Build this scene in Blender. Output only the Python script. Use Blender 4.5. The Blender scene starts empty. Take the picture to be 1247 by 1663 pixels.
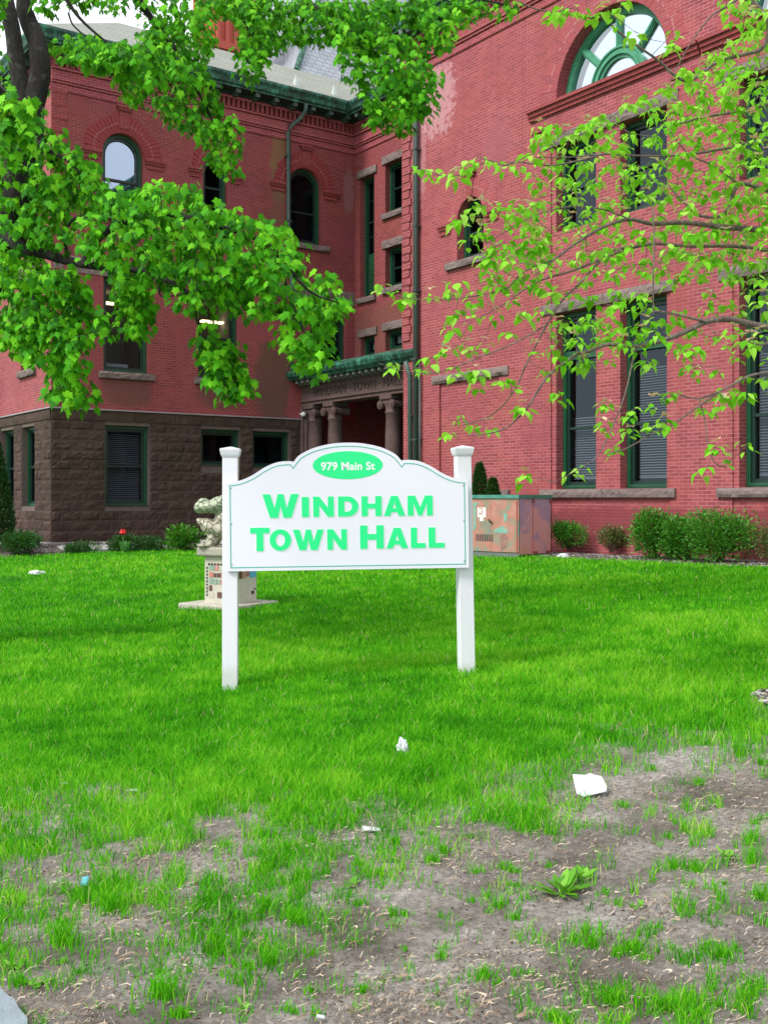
import bpy, bmesh, math, random
import numpy as np
from mathutils import Vector, Matrix, noise
from mathutils.geometry import delaunay_2d_cdt

# ------------------------------------------------------------ camera, world, sun, exposure
F_PX, CX, CY, EYE = 1773.0, 623.5, 809.0, 1.55      # focal length and horizon in photo pixels
S = bpy.context.scene
COL = S.collection
cam = bpy.data.objects.new("camera", bpy.data.cameras.new("camera"))
COL.objects.link(cam)
cam.location = (0, 0, EYE)
cam.rotation_euler = (math.radians(90), 0, 0)
cam.data.sensor_fit = 'HORIZONTAL'
cam.data.sensor_width = 36
cam.data.lens = 36 * F_PX / 1247
cam.data.shift_y = -(831.5 - CY) / 1247
cam.data.clip_end = 2000
cam.data.clip_start = 0.05
S.camera = cam

SUN_DIR = Vector((-0.62, -0.45, 0.80)).normalized()   # towards the sun
W = bpy.data.worlds.new("World"); S.world = W; W.use_nodes = True
nt = W.node_tree; nt.nodes.clear()
sky = nt.nodes.new('ShaderNodeTexSky'); sky.sky_type = 'NISHITA'; sky.sun_disc = False
sky.sun_elevation = math.asin(SUN_DIR.z)
sky.sun_rotation = math.atan2(SUN_DIR.x, SUN_DIR.y)
sky.air_density = 1.0; sky.dust_density = 6.0; sky.ozone_density = 1.0
hs = nt.nodes.new('ShaderNodeHueSaturation'); hs.inputs['Saturation'].default_value = 0.28
bg = nt.nodes.new('ShaderNodeBackground'); bg.inputs['Strength'].default_value = 0.15
wo = nt.nodes.new('ShaderNodeOutputWorld')
# thin bright overcast: procedural cloud veil mixed over the clear sky
tc = nt.nodes.new('ShaderNodeTexCoord'); cn = nt.nodes.new('ShaderNodeTexNoise'); cn.inputs['Scale'].default_value = 2.2; cn.inputs['Detail'].default_value = 6
cr_ = nt.nodes.new('ShaderNodeValToRGB'); cr_.color_ramp.elements[0].position = .3; cr_.color_ramp.elements[0].color = (.55, .55, .55, 1); cr_.color_ramp.elements[1].position = .6
mxw = nt.nodes.new('ShaderNodeMix'); mxw.data_type = 'RGBA'; mxw.inputs[7].default_value = (5.2, 5.45, 5.9, 1)
nt.links.new(tc.outputs['Generated'], cn.inputs['Vector']); nt.links.new(cn.outputs[0], cr_.inputs[0]); nt.links.new(cr_.outputs[0], mxw.inputs[0])
nt.links.new(sky.outputs[0], hs.inputs['Color']); nt.links.new(hs.outputs[0], mxw.inputs[6]); nt.links.new(mxw.outputs[2], bg.inputs[0]); nt.links.new(bg.outputs[0], wo.inputs[0])
sl = bpy.data.lights.new("sun", 'SUN'); sl.energy = 1.8; sl.angle = math.radians(16); sl.color = (1, 0.95, 0.88)
so = bpy.data.objects.new("sun", sl); COL.objects.link(so)
so.rotation_euler = (-SUN_DIR).to_track_quat('-Z', 'Y').to_euler()
S.view_settings.view_transform = 'Standard'; S.view_settings.look = 'None'
S.view_settings.exposure = 0.84; S.view_settings.gamma = 1.0
S.render.engine = 'CYCLES'

random.seed(4); RNG = np.random.default_rng(7)
U = random.uniform

# ------------------------------------------------------------ numpy noise
def _h(ix, iy, s):
    n = (ix.astype(np.int64) * 374761393 + iy.astype(np.int64) * 668265263 + s * 1442695041) & 0xffffffff
    n = ((n ^ (n >> 13)) * 1274126177) & 0xffffffff
    return ((n ^ (n >> 16)) & 0xffff) / 65535.0
def vnoise(x, y, s=0):
    ix = np.floor(x); iy = np.floor(y); fx = x - ix; fy = y - iy
    fx = fx * fx * (3 - 2 * fx); fy = fy * fy * (3 - 2 * fy)
    return (_h(ix, iy, s) * (1 - fx) + _h(ix + 1, iy, s) * fx) * (1 - fy) + (_h(ix, iy + 1, s) * (1 - fx) + _h(ix + 1, iy + 1, s) * fx) * fy
def fbm(x, y, s=0, o=4):
    t = 0; a = .5
    for i in range(o):
        t = t + a * vnoise(x * 2 ** i, y * 2 ** i, s + i * 7); a *= .5
    return t / (1 - .5 ** o)

# ------------------------------------------------------------ places
BO = Vector((-0.90, 33.6, 0))
P = Vector((.8157, .5786, 0)); Q = Vector((.5786, -.8157, 0))
def b2w(x, y, z=0): return BO + Q * x + P * y + Vector((0, 0, z))     # hall coordinates -> world
def ground(x, y):
    x = np.asarray(x, float); y = np.asarray(y, float)
    base = np.interp(y, [-50, 3, 5, 8.2, 13, 20, 30, 60], [-.02, .0, .05, .155, .25, .33, .35, .4])
    t = np.interp(y, [3, 8.2, 13, 20], [.01, .05, .03, .02])
    return base + t * np.clip(x, -9, 9) + .05 * (fbm(x * .5, y * .5, 3, 3) - .5) + .015 * (fbm(x * 3, y * 3, 5, 2) - .5)
def at(px, py, Y): return Vector(((px - CX) / F_PX * Y, Y, EYE - (py - CY) / F_PX * Y))
def gp(px, py):                                        # point of the ground seen at that pixel
    Y = 6.0
    for _ in range(60):
        z = float(ground((px - CX) / F_PX * Y, Y)); Y = .5 * Y + .5 * (EYE - z) * F_PX / (py - CY)
    X = (px - CX) / F_PX * Y
    return Vector((X, Y, float(ground(X, Y))))

# ------------------------------------------------------------ materials
MATS = {}
class NT:
    def __init__(s, name):
        s.m = bpy.data.materials.new(name); s.m.use_nodes = True; s.t = s.m.node_tree; s.b = s.t.nodes['Principled BSDF']
    def n(s, typ, **kw):
        o = s.t.nodes.new(typ)
        for k, v in kw.items():
            if k in o.inputs: o.inputs[k].default_value = v
            else: setattr(o, k, v)
        return o
    def l(s, a, b): s.t.links.new(a, b)
    def mix(s, f, a, b, mode='MIX'):
        o = s.n('ShaderNodeMix'); o.data_type = 'RGBA'; o.blend_type = mode
        for sock, v in ((o.inputs[0], f), (o.inputs[6], a), (o.inputs[7], b)):
            if hasattr(v, 'default_value') or hasattr(v, 'is_output'): s.l(v, sock)
            else: sock.default_value = v if not isinstance(v, tuple) or len(v) == 4 else (*v, 1)
        return o.outputs[2]
    def ramp(s, f, stops):
        o = s.n('ShaderNodeValToRGB'); s.l(f, o.inputs[0]); e = o.color_ramp.elements
        while len(e) < len(stops): e.new(.5)
        for i, (p, c) in enumerate(stops):
            e[i].position = p; e[i].color = (*c, 1) if isinstance(c, tuple) else (c, c, c, 1)
        return o.outputs[0]
    def noise(s, scale, detail=4, vec=None, rough=.55, dist=0):
        o = s.n('ShaderNodeTexNoise'); o.inputs['Scale'].default_value = scale; o.inputs['Detail'].default_value = detail
        o.inputs['Roughness'].default_value = rough; o.inputs['Distortion'].default_value = dist
        if vec: s.l(vec, o.inputs['Vector'])
        return o.outputs[0]
    def math(s, op, a, b=None):
        o = s.n('ShaderNodeMath'); o.operation = op
        for i, v in enumerate((a, b)):
            if v is None: continue
            if hasattr(v, 'is_output'): s.l(v, o.inputs[i])
            else: o.inputs[i].default_value = v
        return o.outputs[0]
    def bump(s, h, strength, dist):
        o = s.n('ShaderNodeBump'); o.inputs['Strength'].default_value = strength; o.inputs['Distance'].default_value = dist
        s.l(h, o.inputs['Height']); s.l(o.outputs[0], s.b.inputs['Normal'])
    def coord(s, which='Object'):
        return s.n('ShaderNodeTexCoord').outputs[which]

def simple(name, c1, c2=None, scale=8, rough=.7, bump=0, bd=.01, spec=.5, metal=0, coat=0):
    if name in MATS: return MATS[name]
    k = NT(name); v = k.coord()
    c2 = c2 or tuple(x * .75 for x in c1)
    f = k.noise(scale, 5, v)
    c = k.mix(k.ramp(f, [(.3, 0.), (.7, 1.)]), c1, c2); k.l(c, k.b.inputs['Base Color'])
    k.b.inputs['Roughness'].default_value = rough; k.b.inputs['Specular IOR Level'].default_value = spec
    k.b.inputs['Metallic'].default_value = metal; k.b.inputs['Coat Weight'].default_value = coat
    if bump: k.bump(k.noise(scale * 4, 5, v), bump, bd)
    MATS[name] = k.m; return k.m

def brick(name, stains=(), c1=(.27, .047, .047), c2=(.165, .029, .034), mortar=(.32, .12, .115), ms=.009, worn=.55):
    k = NT(name); uv = k.coord('UV')
    bt = k.n('ShaderNodeTexBrick'); bt.offset = .5
    bt.inputs['Scale'].default_value = 1; bt.inputs['Brick Width'].default_value = .215; bt.inputs['Row Height'].default_value = .0677
    bt.inputs['Mortar Size'].default_value = ms; bt.inputs['Mortar Smooth'].default_value = .3; bt.inputs['Bias'].default_value = 0.0
    bt.inputs['Color1'].default_value = (*c1, 1); bt.inputs['Color2'].default_value = (*c2, 1); bt.inputs['Mortar'].default_value = (*mortar, 1)
    k.l(uv, bt.inputs['Vector'])
    big = k.noise(.5, 5, uv, .65); med = k.noise(3.0, 5, uv, .7)
    # paint film: large patches where the joints show less and the red is brighter
    col = k.mix(k.math('MULTIPLY', k.ramp(big, [(.42, 0.), (.62, 1.)]), worn), bt.outputs[0], (.31, .066, .074))
    # dark damp bricks
    col = k.mix(k.math('MULTIPLY', k.ramp(med, [(.52, 0.), (.75, 1.)]), .55), col, (.15, .032, .046))
    hue = k.noise(.9, 4, uv, .6); col = k.mix(k.math('MULTIPLY', k.ramp(hue, [(.48, 0.), (.7, 1.)]), .28), col, (.34, .085, .06)); col = k.mix(k.math('MULTIPLY', k.ramp(hue, [(.3, 1.), (.48, 0.)]), .4), col, (.26, .06, .09))
    # small chips
    fine = k.noise(60, 3, uv, .7)
    col = k.mix(k.math('MULTIPLY', k.ramp(fine, [(.55, 0.), (.8, 1.)]), .3), col, (.45, .16, .15))
    sep = k.n('ShaderNodeSeparateXYZ'); k.l(uv, sep.inputs[0])
    edge = k.noise(1.9, 6, uv, .75); edge2 = k.noise(7, 4, uv, .7)
    # rain streaks
    st = k.n('ShaderNodeMapping'); st.inputs['Scale'].default_value = (2.2, .12, 1); k.l(uv, st.inputs[0])
    strk = k.noise(1.0, 5, st.outputs[0], .65)
    col = k.mix(k.math('MULTIPLY', k.ramp(strk, [(.5, 0.), (.72, 1.)]), .4), col, (.22, .045, .045))
    for (u, z, ru, rz, c, amt, rag) in stains:
        du = k.math('DIVIDE', k.math('SUBTRACT', sep.outputs[0], u), ru); dz = k.math('DIVIDE', k.math('SUBTRACT', sep.outputs[1], z), rz)
        r = k.math('ADD', k.math('POWER', k.math('ABSOLUTE', du), 2.5), k.math('POWER', k.math('ABSOLUTE', dz), 2.5))
        r = k.math('ADD', r, k.math('MULTIPLY', k.math('SUBTRACT', edge2 if rag < 0 else edge, .5), abs(rag)))
        col = k.mix(k.math('MULTIPLY', k.ramp(r, [(.5, 1.), (1.1, 0.)]), amt), col, c)
    k.l(col, k.b.inputs['Base Color']); k.b.inputs['Roughness'].default_value = .8; k.b.inputs['Specular IOR Level'].default_value = .3
    h = k.math('ADD', k.math('MULTIPLY', bt.outputs['Fac'], -1.0), k.math('MULTIPLY', fine, .5))
    k.bump(h, .6, .006)
    MATS[name] = k.m; return k.m

def stone(name, c1, c2, green=0.0):
    k = NT(name); v = k.coord()
    n1 = k.noise(1.1, 5, v, .6); n2 = k.noise(9, 6, v, .65); n3 = k.noise(45, 4, v, .7)
    c = k.mix(k.ramp(n1, [(.35, 0.), (.65, 1.)]), c1, c2)
    c = k.mix(k.math('MULTIPLY', k.ramp(n2, [(.4, 0.), (.75, 1.)]), .5), c, tuple(x * .55 for x in c1))
    c = k.mix(k.math('MULTIPLY', k.ramp(n3, [(.55, 0.), (.8, 1.)]), .35), c, tuple(min(1, x * 1.7) for x in c2))
    if green:
        sp = k.n('ShaderNodeSeparateXYZ'); k.l(v, sp.inputs[0])
        g = k.math('MULTIPLY', k.ramp(k.noise(.8, 4, v), [(.4, 0.), (.7, 1.)]), green)
        c = k.mix(g, c, (.038, .034, .016))
    k.l(c, k.b.inputs['Base Color']); k.b.inputs['Roughness'].default_value = .9; k.b.inputs['Specular IOR Level'].default_value = .25
    k.bump(k.math('ADD', n2, k.math('MULTIPLY', n3, .4)), .9, .02)
    MATS[name] = k.m; return k.m

def leafmat(name, cols, trans=.35, rough=.45, spec=.35, ysc=1.2):
    """cols: darker .. lighter; every leaf (mesh island) takes its own tone."""
    k = NT(name); g = k.n('ShaderNodeNewGeometry'); v = k.coord()
    n = k.noise(ysc, 3, v)
    f = k.math('ADD', k.math('MULTIPLY', g.outputs['Random Per Island'], .6), k.math('MULTIPLY', n, .5))
    c = k.ramp(f, [(.1 + .8 * i / (len(cols) - 1), q) for i, q in enumerate(cols)])
    k.l(c, k.b.inputs['Base Color']); k.b.inputs['Roughness'].default_value = rough; k.b.inputs['Specular IOR Level'].default_value = spec
    tr = k.n('ShaderNodeBsdfTranslucent'); br = k.n('ShaderNodeBrightContrast'); br.inputs['Bright'].default_value = .02
    tc = k.mix(.4, c, (.25, .42, .02)); k.l(tc, tr.inputs['Color'])
    mx = k.n('ShaderNodeMixShader'); mx.inputs[0].default_value = trans
    k.l(k.b.outputs[0], mx.inputs[1]); k.l(tr.outputs[0], mx.inputs[2])
    k.t.nodes.remove(br)
    k.l(mx.outputs[0], k.t.nodes['Material Output'].inputs['Surface'])
    MATS[name] = k.m; return k.m

def glassmat(name, refl=.0, tint=(.8, .9, .9)):
    k = NT(name); k.t.nodes.remove(k.b)
    tr = k.n('ShaderNodeBsdfTransparent'); tr.inputs[0].default_value = (.62, .68, .70, 1)
    gl = k.n('ShaderNodeBsdfGlossy'); gl.inputs['Roughness'].default_value = .015; gl.inputs['Color'].default_value = (*tint, 1)
    v = k.coord(); b = k.n('ShaderNodeBump'); b.inputs['Strength'].default_value = .04; b.inputs['Distance'].default_value = .02
    k.l(k.noise(1.6, 2, v), b.inputs['Height']); k.l(b.outputs[0], gl.inputs['Normal'])
    fr = k.n('ShaderNodeFresnel'); fr.inputs[0].default_value = 1.5
    fac = k.math('ADD', k.math('MULTIPLY', fr.outputs[0], .45), refl)
    mx = k.n('ShaderNodeMixShader'); k.l(fac, mx.inputs[0]); k.l(tr.outputs[0], mx.inputs[1]); k.l(gl.outputs[0], mx.inputs[2])
    k.l(mx.outputs[0], k.t.nodes['Material Output'].inputs['Surface'])
    MATS[name] = k.m; return k.m

def emit(name, c, s):
    k = NT(name); k.b.inputs['Base Color'].default_value = (*c, 1)
    k.b.inputs['Emission Color'].default_value = (*c, 1); k.b.inputs['Emission Strength'].default_value = s
    MATS[name] = k.m; return k.m

GSTAIN = (.10, .065, .042)
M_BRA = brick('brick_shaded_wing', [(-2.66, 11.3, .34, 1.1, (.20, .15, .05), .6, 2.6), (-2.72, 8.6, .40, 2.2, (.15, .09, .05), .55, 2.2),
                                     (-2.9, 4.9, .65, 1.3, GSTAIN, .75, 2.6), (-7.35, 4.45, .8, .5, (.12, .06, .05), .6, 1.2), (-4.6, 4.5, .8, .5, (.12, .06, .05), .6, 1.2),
                                     (-.22, 11.0, .22, .7, (.30, .20, .20), .4, 3.)], worn=.75)  # darker copy of the brick: this wall's shade is put into the colour
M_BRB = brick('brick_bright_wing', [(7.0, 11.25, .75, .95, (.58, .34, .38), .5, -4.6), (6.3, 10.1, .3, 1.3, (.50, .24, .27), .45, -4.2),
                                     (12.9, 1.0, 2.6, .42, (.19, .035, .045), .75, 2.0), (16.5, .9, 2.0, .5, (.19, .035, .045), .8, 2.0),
                                     (10.0, 1.0, 1.4, .4, (.17, .05, .045), .6, 2.0), (9.2, 9.5, .5, .8, (.30, .09, .11), .5, 2.0)], c1=(.36, .078, .086), c2=(.22, .042, .054), mortar=(.42, .165, .175), worn=.5)  # lighter copy of the brick for light-facing walls, brightness put into the colour
M_BRC = brick('brick_recess', [(1.5, 6.5, 2.2, .9, (.17, .07, .05), .6, 1.2)], worn=.3)
M_BRD = brick('brick_dark_trim', (), c1=(.27, .04, .042), c2=(.19, .03, .034), mortar=(.33, .10, .10), worn=.15)
M_STONE = stone('brownstone', (.060, .035, .029), (.092, .058, .047), green=.45)
M_STONE2 = stone('grey_brownstone', (.17, .125, .12), (.24, .185, .175))
M_MORT = simple('stone_mortar', (.15, .115, .10), (.11, .085, .07), 6, .95)
M_GREEN = simple('green_window_paint', (.010, .085, .034), (.008, .060, .028), 4, .45, .1, .004)
M_FAN = simple('skylit_green_paint', (.06, .30, .17), (.04, .22, .12), 4, .5, .1, .004)  # paler copy of the window green; sky light it catches is in the colour
M_SASH = simple('dark_green_sash', (.006, .03, .022), (.004, .02, .016), 4, .4)
M_DARK = simple('dark_interior', (.03, .034, .042), (.018, .02, .026), 2, .9)
M_ROOM = simple('interior_grey', (.30, .29, .27), (.24, .24, .23), 1, .9)
M_BLIND = simple('blind_slats', (.36, .38, .40), (.30, .32, .34), 3, .6)
M_GLASS = glassmat('window_glass', .0, (.45, .62, .85))
M_GLASS2 = glassmat('sky_mirror_glass', .46, (.70, .82, 1))
M_GLASS3 = glassmat('right_wing_glass', .035, (.75, .88, 1))
M_SLATE = simple('grey_slate', (.24, .25, .22), (.17, .19, .17), 3, .75, .4, .01)
M_SHADE = simple('pale_roller_shade', (.6, .62, .6), (.52, .54, .52), 2, .8)
M_PIPE = simple('dark_copper_pipe', (.055, .060, .058), (.04, .085, .07), 3, .45, .1, .004)
def vinyl():
    k = NT('white_vinyl'); v = k.coord(); mp = k.n('ShaderNodeMapping'); mp.inputs['Scale'].default_value = (14, 14, .9); k.l(v, mp.inputs[0])
    st = k.noise(2, 5, mp.outputs[0], .65); sp = k.n('ShaderNodeSeparateXYZ'); k.l(v, sp.inputs[0])
    c = k.mix(k.math('MULTIPLY', k.ramp(st, [(.52, 0.), (.75, 1.)]), .25), (.76, .76, .82), (.58, .57, .54))
    h = k.math('ADD', sp.outputs[2], k.math('MULTIPLY', k.noise(22, 4, v, .7), -.16))
    c = k.mix(k.math('MULTIPLY', k.ramp(h, [(.0, 1.), (.09, 0.)]), .35), c, (.30, .34, .18))
    k.l(c, k.b.inputs['Base Color']); k.b.inputs['Roughness'].default_value = .45; return k.m
M_WHITE = vinyl()
def copper():
    k = NT('verdigris_copper'); v = k.coord()
    n = k.noise(3.5, 7, v, .7); m2 = k.n('ShaderNodeMapping'); m2.inputs['Scale'].default_value = (9, 9, 1.2); k.l(v, m2.inputs[0])
    n2 = k.noise(1.5, 5, m2.outputs[0], .6)
    c = k.ramp(k.math('ADD', k.math('MULTIPLY', n, .6), k.math('MULTIPLY', n2, .45)), [(.42, (.010, .022, .020)), (.54, (.018, .09, .06)), (.64, (.06, .27, .18)), (.78, (.20, .50, .36))])
    k.l(c, k.b.inputs['Base Color']); k.b.inputs['Roughness'].default_value = .6; k.bump(n, .3, .01); return k.m
M_COPPER = copper()
def slate(name, a, b, bw, rh):
    k = NT(name); uv = k.coord('UV'); bt = k.n('ShaderNodeTexBrick'); k.l(uv, bt.inputs['Vector'])
    for q, w in (('Scale', 1), ('Brick Width', bw), ('Row Height', rh), ('Mortar Size', .012), ('Bias', 0.)): bt.inputs[q].default_value = w
    bt.inputs['Color1'].default_value = (*a, 1); bt.inputs['Color2'].default_value = (*b, 1); bt.inputs['Mortar'].default_value = (*[x * .35 for x in a], 1)
    c = k.mix(k.math('MULTIPLY', k.ramp(k.noise(1.3, 5, uv), [(.4, 0.), (.7, 1.)]), .5), bt.outputs[0], tuple(x * .7 for x in b))
    k.l(c, k.b.inputs['Base Color']); k.b.inputs['Roughness'].default_value = .7; k.bump(bt.outputs['Fac'], -.5, .01); return k.m
M_ROOF1 = slate('slate_low_roof', (.30, .31, .26), (.24, .26, .22), .5, .16)
M_ROOF2 = slate('slate_steep_roof', (.36, .39, .44), (.29, .32, .37), .3, .2)

# ------------------------------------------------------------ mesh helpers
class MB:
    def __init__(s): s.v = []; s.f = []; s.uv = []
    def face(s, pts, uvs=None):
        i = len(s.v); s.v.extend([tuple(p) for p in pts]); s.f.append(tuple(range(i, i + len(pts))))
        s.uv.append([tuple(u) for u in uvs] if uvs else [(0, 0)] * len(pts))
    def box(s, a, b, M=None, taper=None):
        """axis box from corner a to corner b, optional matrix, optional outward bevel-free."""
        x0, y0, z0 = a; x1, y1, z1 = b
        c = [Vector((x, y, z)) for z in (z0, z1) for y in (y0, y1) for x in (x0, x1)]
        if M is not None: c = [M @ q for q in c]
        for idx in ((0, 2, 3, 1), (4, 5, 7, 6), (0, 1, 5, 4), (2, 6, 7, 3), (0, 4, 6, 2), (1, 3, 7, 5)):
            s.face([c[j] for j in idx], [(0, 0), (.2, 0), (.2, .2), (0, .2)])
    def tube(s, pts, rads, n=8, cap=True):
        pts = [Vector(p) for p in pts]
        if not hasattr(rads, '__len__'): rads = [rads] * len(pts)
        rings = []; up = Vector((.123, .31, .94)).normalized()
        for i, p in enumerate(pts):
            d = (pts[min(i + 1, len(pts) - 1)] - pts[max(i - 1, 0)]); d = d.normalized() if d.length > 1e-9 else Vector((0, 0, 1))
            a = d.cross(up)
            if a.length < .1: a = d.cross(Vector((1, 0, 0)))
            a.normalize(); b = d.cross(a)
            rings.append([p + (a * math.cos(t) + b * math.sin(t)) * rads[i] for t in [2 * math.pi * k / n for k in range(n)]])
        base = len(s.v)
        for r in rings: s.v.extend([tuple(q) for q in r])
        for i in range(len(rings) - 1):
            for k in range(n):
                k2 = (k + 1) % n
                s.f.append((base + i * n + k, base + i * n + k2, base + (i + 1) * n + k2, base + (i + 1) * n + k)); s.uv.append([(k / n, i), (k / n + .1, i), (k / n + .1, i + 1), (k / n, i + 1)])
        if cap:
            s.f.append(tuple(base + k for k in range(n))[::-1]); s.uv.append([(0, 0)] * n)
            s.f.append(tuple(base + (len(rings) - 1) * n + k for k in range(n))); s.uv.append([(0, 0)] * n)
    def build(s, name, mat, parent=None, smooth=False, bevel=0, loc=None):
        me = bpy.data.meshes.new(name); me.from_pydata(s.v, [], s.f)
        uvl = me.uv_layers.new(name='UVMap')
        flat = [c for fu in s.uv for u in fu for c in u]
        uvl.data.foreach_set('uv', flat)
        if mat: me.materials.append(mat)
        o = bpy.data.objects.new(name, me); COL.objects.link(o)
        if smooth: me.polygons.foreach_set('use_smooth', [True] * len(me.polygons))
        if parent: o.parent = parent
        if loc is not None: o.location = loc
        if bevel:
            md = o.modifiers.new('bevel', 'BEVEL'); md.width = bevel; md.segments = 2; md.limit_method = 'ANGLE'
            bm = bmesh.new(); bm.from_mesh(me); bmesh.ops.remove_doubles(bm, verts=bm.verts, dist=1e-5); bm.to_mesh(me); bm.free()
        return o

def tag(o, label=None, cat=None, group=None, kind=None):
    if label: o['label'] = label
    if cat: o['category'] = cat
    if group: o['group'] = group
    if kind: o['kind'] = kind
    return o
def empty(name, loc, rz=0, **kw):
    o = bpy.data.objects.new(name, None); COL.objects.link(o); o.location = loc; o.rotation_euler = (0, 0, rz); o.empty_display_size = .2
    return tag(o, **kw)

def npmesh(name, V, Fq, mat, parent=None, smooth=False, attr=None):
    """V (n,3); Fq list of (m,k) int arrays with k=3 or 4."""
    me = bpy.data.meshes.new(name)
    me.vertices.add(len(V)); me.vertices.foreach_set('co', np.ascontiguousarray(V, dtype=np.float32).ravel())
    loops = np.concatenate([q.ravel() for q in Fq]); tot = np.concatenate([np.full(len(q), q.shape[1]) for q in Fq])
    st = np.concatenate([[0], np.cumsum(tot)[:-1]])
    me.loops.add(len(loops)); me.loops.foreach_set('vertex_index', loops.astype(np.int32))
    me.polygons.add(len(tot)); me.polygons.foreach_set('loop_start', st.astype(np.int32)); me.polygons.foreach_set('loop_total', tot.astype(np.int32))
    if smooth: me.polygons.foreach_set('use_smooth', np.ones(len(tot), bool))
    me.update(calc_edges=True)
    if attr is not None:
        for k_, val in attr.items():
            a = me.attributes.new(k_, 'FLOAT', 'POINT'); a.data.foreach_set('value', val.astype(np.float32))
    me.materials.append(mat)
    o = bpy.data.objects.new(name, me); COL.objects.link(o)
    if parent: o.parent = parent
    return o

def tri_poly(outer, holes=()):
    """triangulated polygon with holes -> verts2d, tris"""
    vs = [Vector(p) for p in outer]; es = [(i, (i + 1) % len(outer)) for i in range(len(outer))]
    for h in holes:
        b = len(vs); vs += [Vector(p) for p in h]; es += [(b + i, b + (i + 1) % len(h)) for i in range(len(h))]
    v, e, f, *_ = delaunay_2d_cdt(vs, es, [], 0, 1e-6)
    def inside(p, poly):
        c = False; j = len(poly) - 1
        for i in range(len(poly)):
            xi, yi = poly[i][0], poly[i][1]; xj, yj = poly[j][0], poly[j][1]
            if (yi > p[1]) != (yj > p[1]) and p[0] < (xj - xi) * (p[1] - yi) / (yj - yi) + xi: c = not c
            j = i
        return c
    out = []
    for t in f:
        c = sum((v[i] for i in t), Vector((0, 0))) / len(t)
        if inside(c, outer) and not any(inside(c, h) for h in holes): out.append(t)
    return v, out

class WF:
    """a wall frame in hall coordinates: u along the wall (to the right seen from outside), z up, d outwards"""
    def __init__(s, o, u): s.o = Vector(o); s.u = Vector(u).normalized(); s.n = s.u.cross(Vector((0, 0, 1)))
    def p(s, u, z, d=0): return s.o + s.u * u + s.n * d + Vector((0, 0, z))
    def box(s, mb, u0, u1, z0, z1, d0, d1):
        c = [s.p(u, z, d) for d in (d1, d0) for z in (z0, z1) for u in (u0, u1)]
        uvs = [(u, z) for d in (d1, d0) for z in (z0, z1) for u in (u0, u1)]
        for idx, k in (((0, 1, 3, 2), 0), ((5, 4, 6, 7), 0), ((4, 5, 1, 0), 1), ((2, 3, 7, 6), 1), ((4, 0, 2, 6), 2), ((1, 5, 7, 3), 2)):
            if k == 0: uu = [uvs[j] for j in idx]
            elif k == 1: uu = [(uvs[j][0], uvs[j][1] + (d0 - d1 if j > 3 else 0)) for j in idx]
            else: uu = [(uvs[j][0] + (d0 - d1 if j > 3 else 0), uvs[j][1]) for j in idx]
            mb.face([c[j] for j in idx], uu)
    def prism(s, mb, outer, d0, d1, holes=(), back=False):
        v, t = tri_poly(outer, holes)
        for f in t: mb.face([s.p(v[i].x, v[i].y, d1) for i in f], [(v[i].x, v[i].y) for i in f])
        if back:
            for f in t: mb.face([s.p(v[i].x, v[i].y, d0) for i in reversed(f)])
        for lp, sgn in [(outer, 1)] + [(h, -1) for h in holes]:
            run = 0
            for i in range(len(lp)):
                a = lp[i]; b = lp[(i + 1) % len(lp)]
                L = math.hypot(b[0] - a[0], b[1] - a[1])
                q = [s.p(*a, d0), s.p(*b, d0), s.p(*b, d1), s.p(*a, d1)]
                vert = abs(b[1] - a[1]) > abs(b[0] - a[0])
                uv = [(0, a[1]), (0, b[1]), (d1 - d0, b[1]), (d1 - d0, a[1])] if vert else [(a[0], 0), (b[0], 0), (b[0], d1 - d0), (a[0], d1 - d0)]
                mb.face(q, uv)
    def ring(s, mb, A, B, d0, d1):
        """A outer outline, B inner outline, equally long, extruded from d0 to d1"""
        n = len(A)
        for i in range(n):
            j = (i + 1) % n
            mb.face([s.p(*A[i], d1), s.p(*A[j], d1), s.p(*B[j], d1), s.p(*B[i], d1)])
            mb.face([s.p(*B[i], d1), s.p(*B[j], d1), s.p(*B[j], d0), s.p(*B[i], d0)])
            mb.face([s.p(*A[i], d1), s.p(*A[i], d0), s.p(*A[j], d0), s.p(*A[j], d1)])
            mb.face([s.p(*A[i], d0), s.p(*B[i], d0), s.p(*B[j], d0), s.p(*A[j], d0)])

def outline(u0, u1, z0, zs, arch, ins=0, n=20):
    """rectangular or round-headed outline; zs is the springing (or top)."""
    r = (u1 - u0) / 2; c = (u0 + u1) / 2
    if not arch: return [(u0 + ins, z0 + ins), (u1 - ins, z0 + ins), (u1 - ins, zs - ins), (u0 + ins, zs - ins)]
    pts = [(u0 + ins, z0 + ins), (u1 - ins, z0 + ins)]
    for i in range(n + 1):
        t = math.pi * i / n; pts.append((c + (r - ins) * math.cos(t), zs + (r - ins) * math.sin(t)))
    return pts

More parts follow.
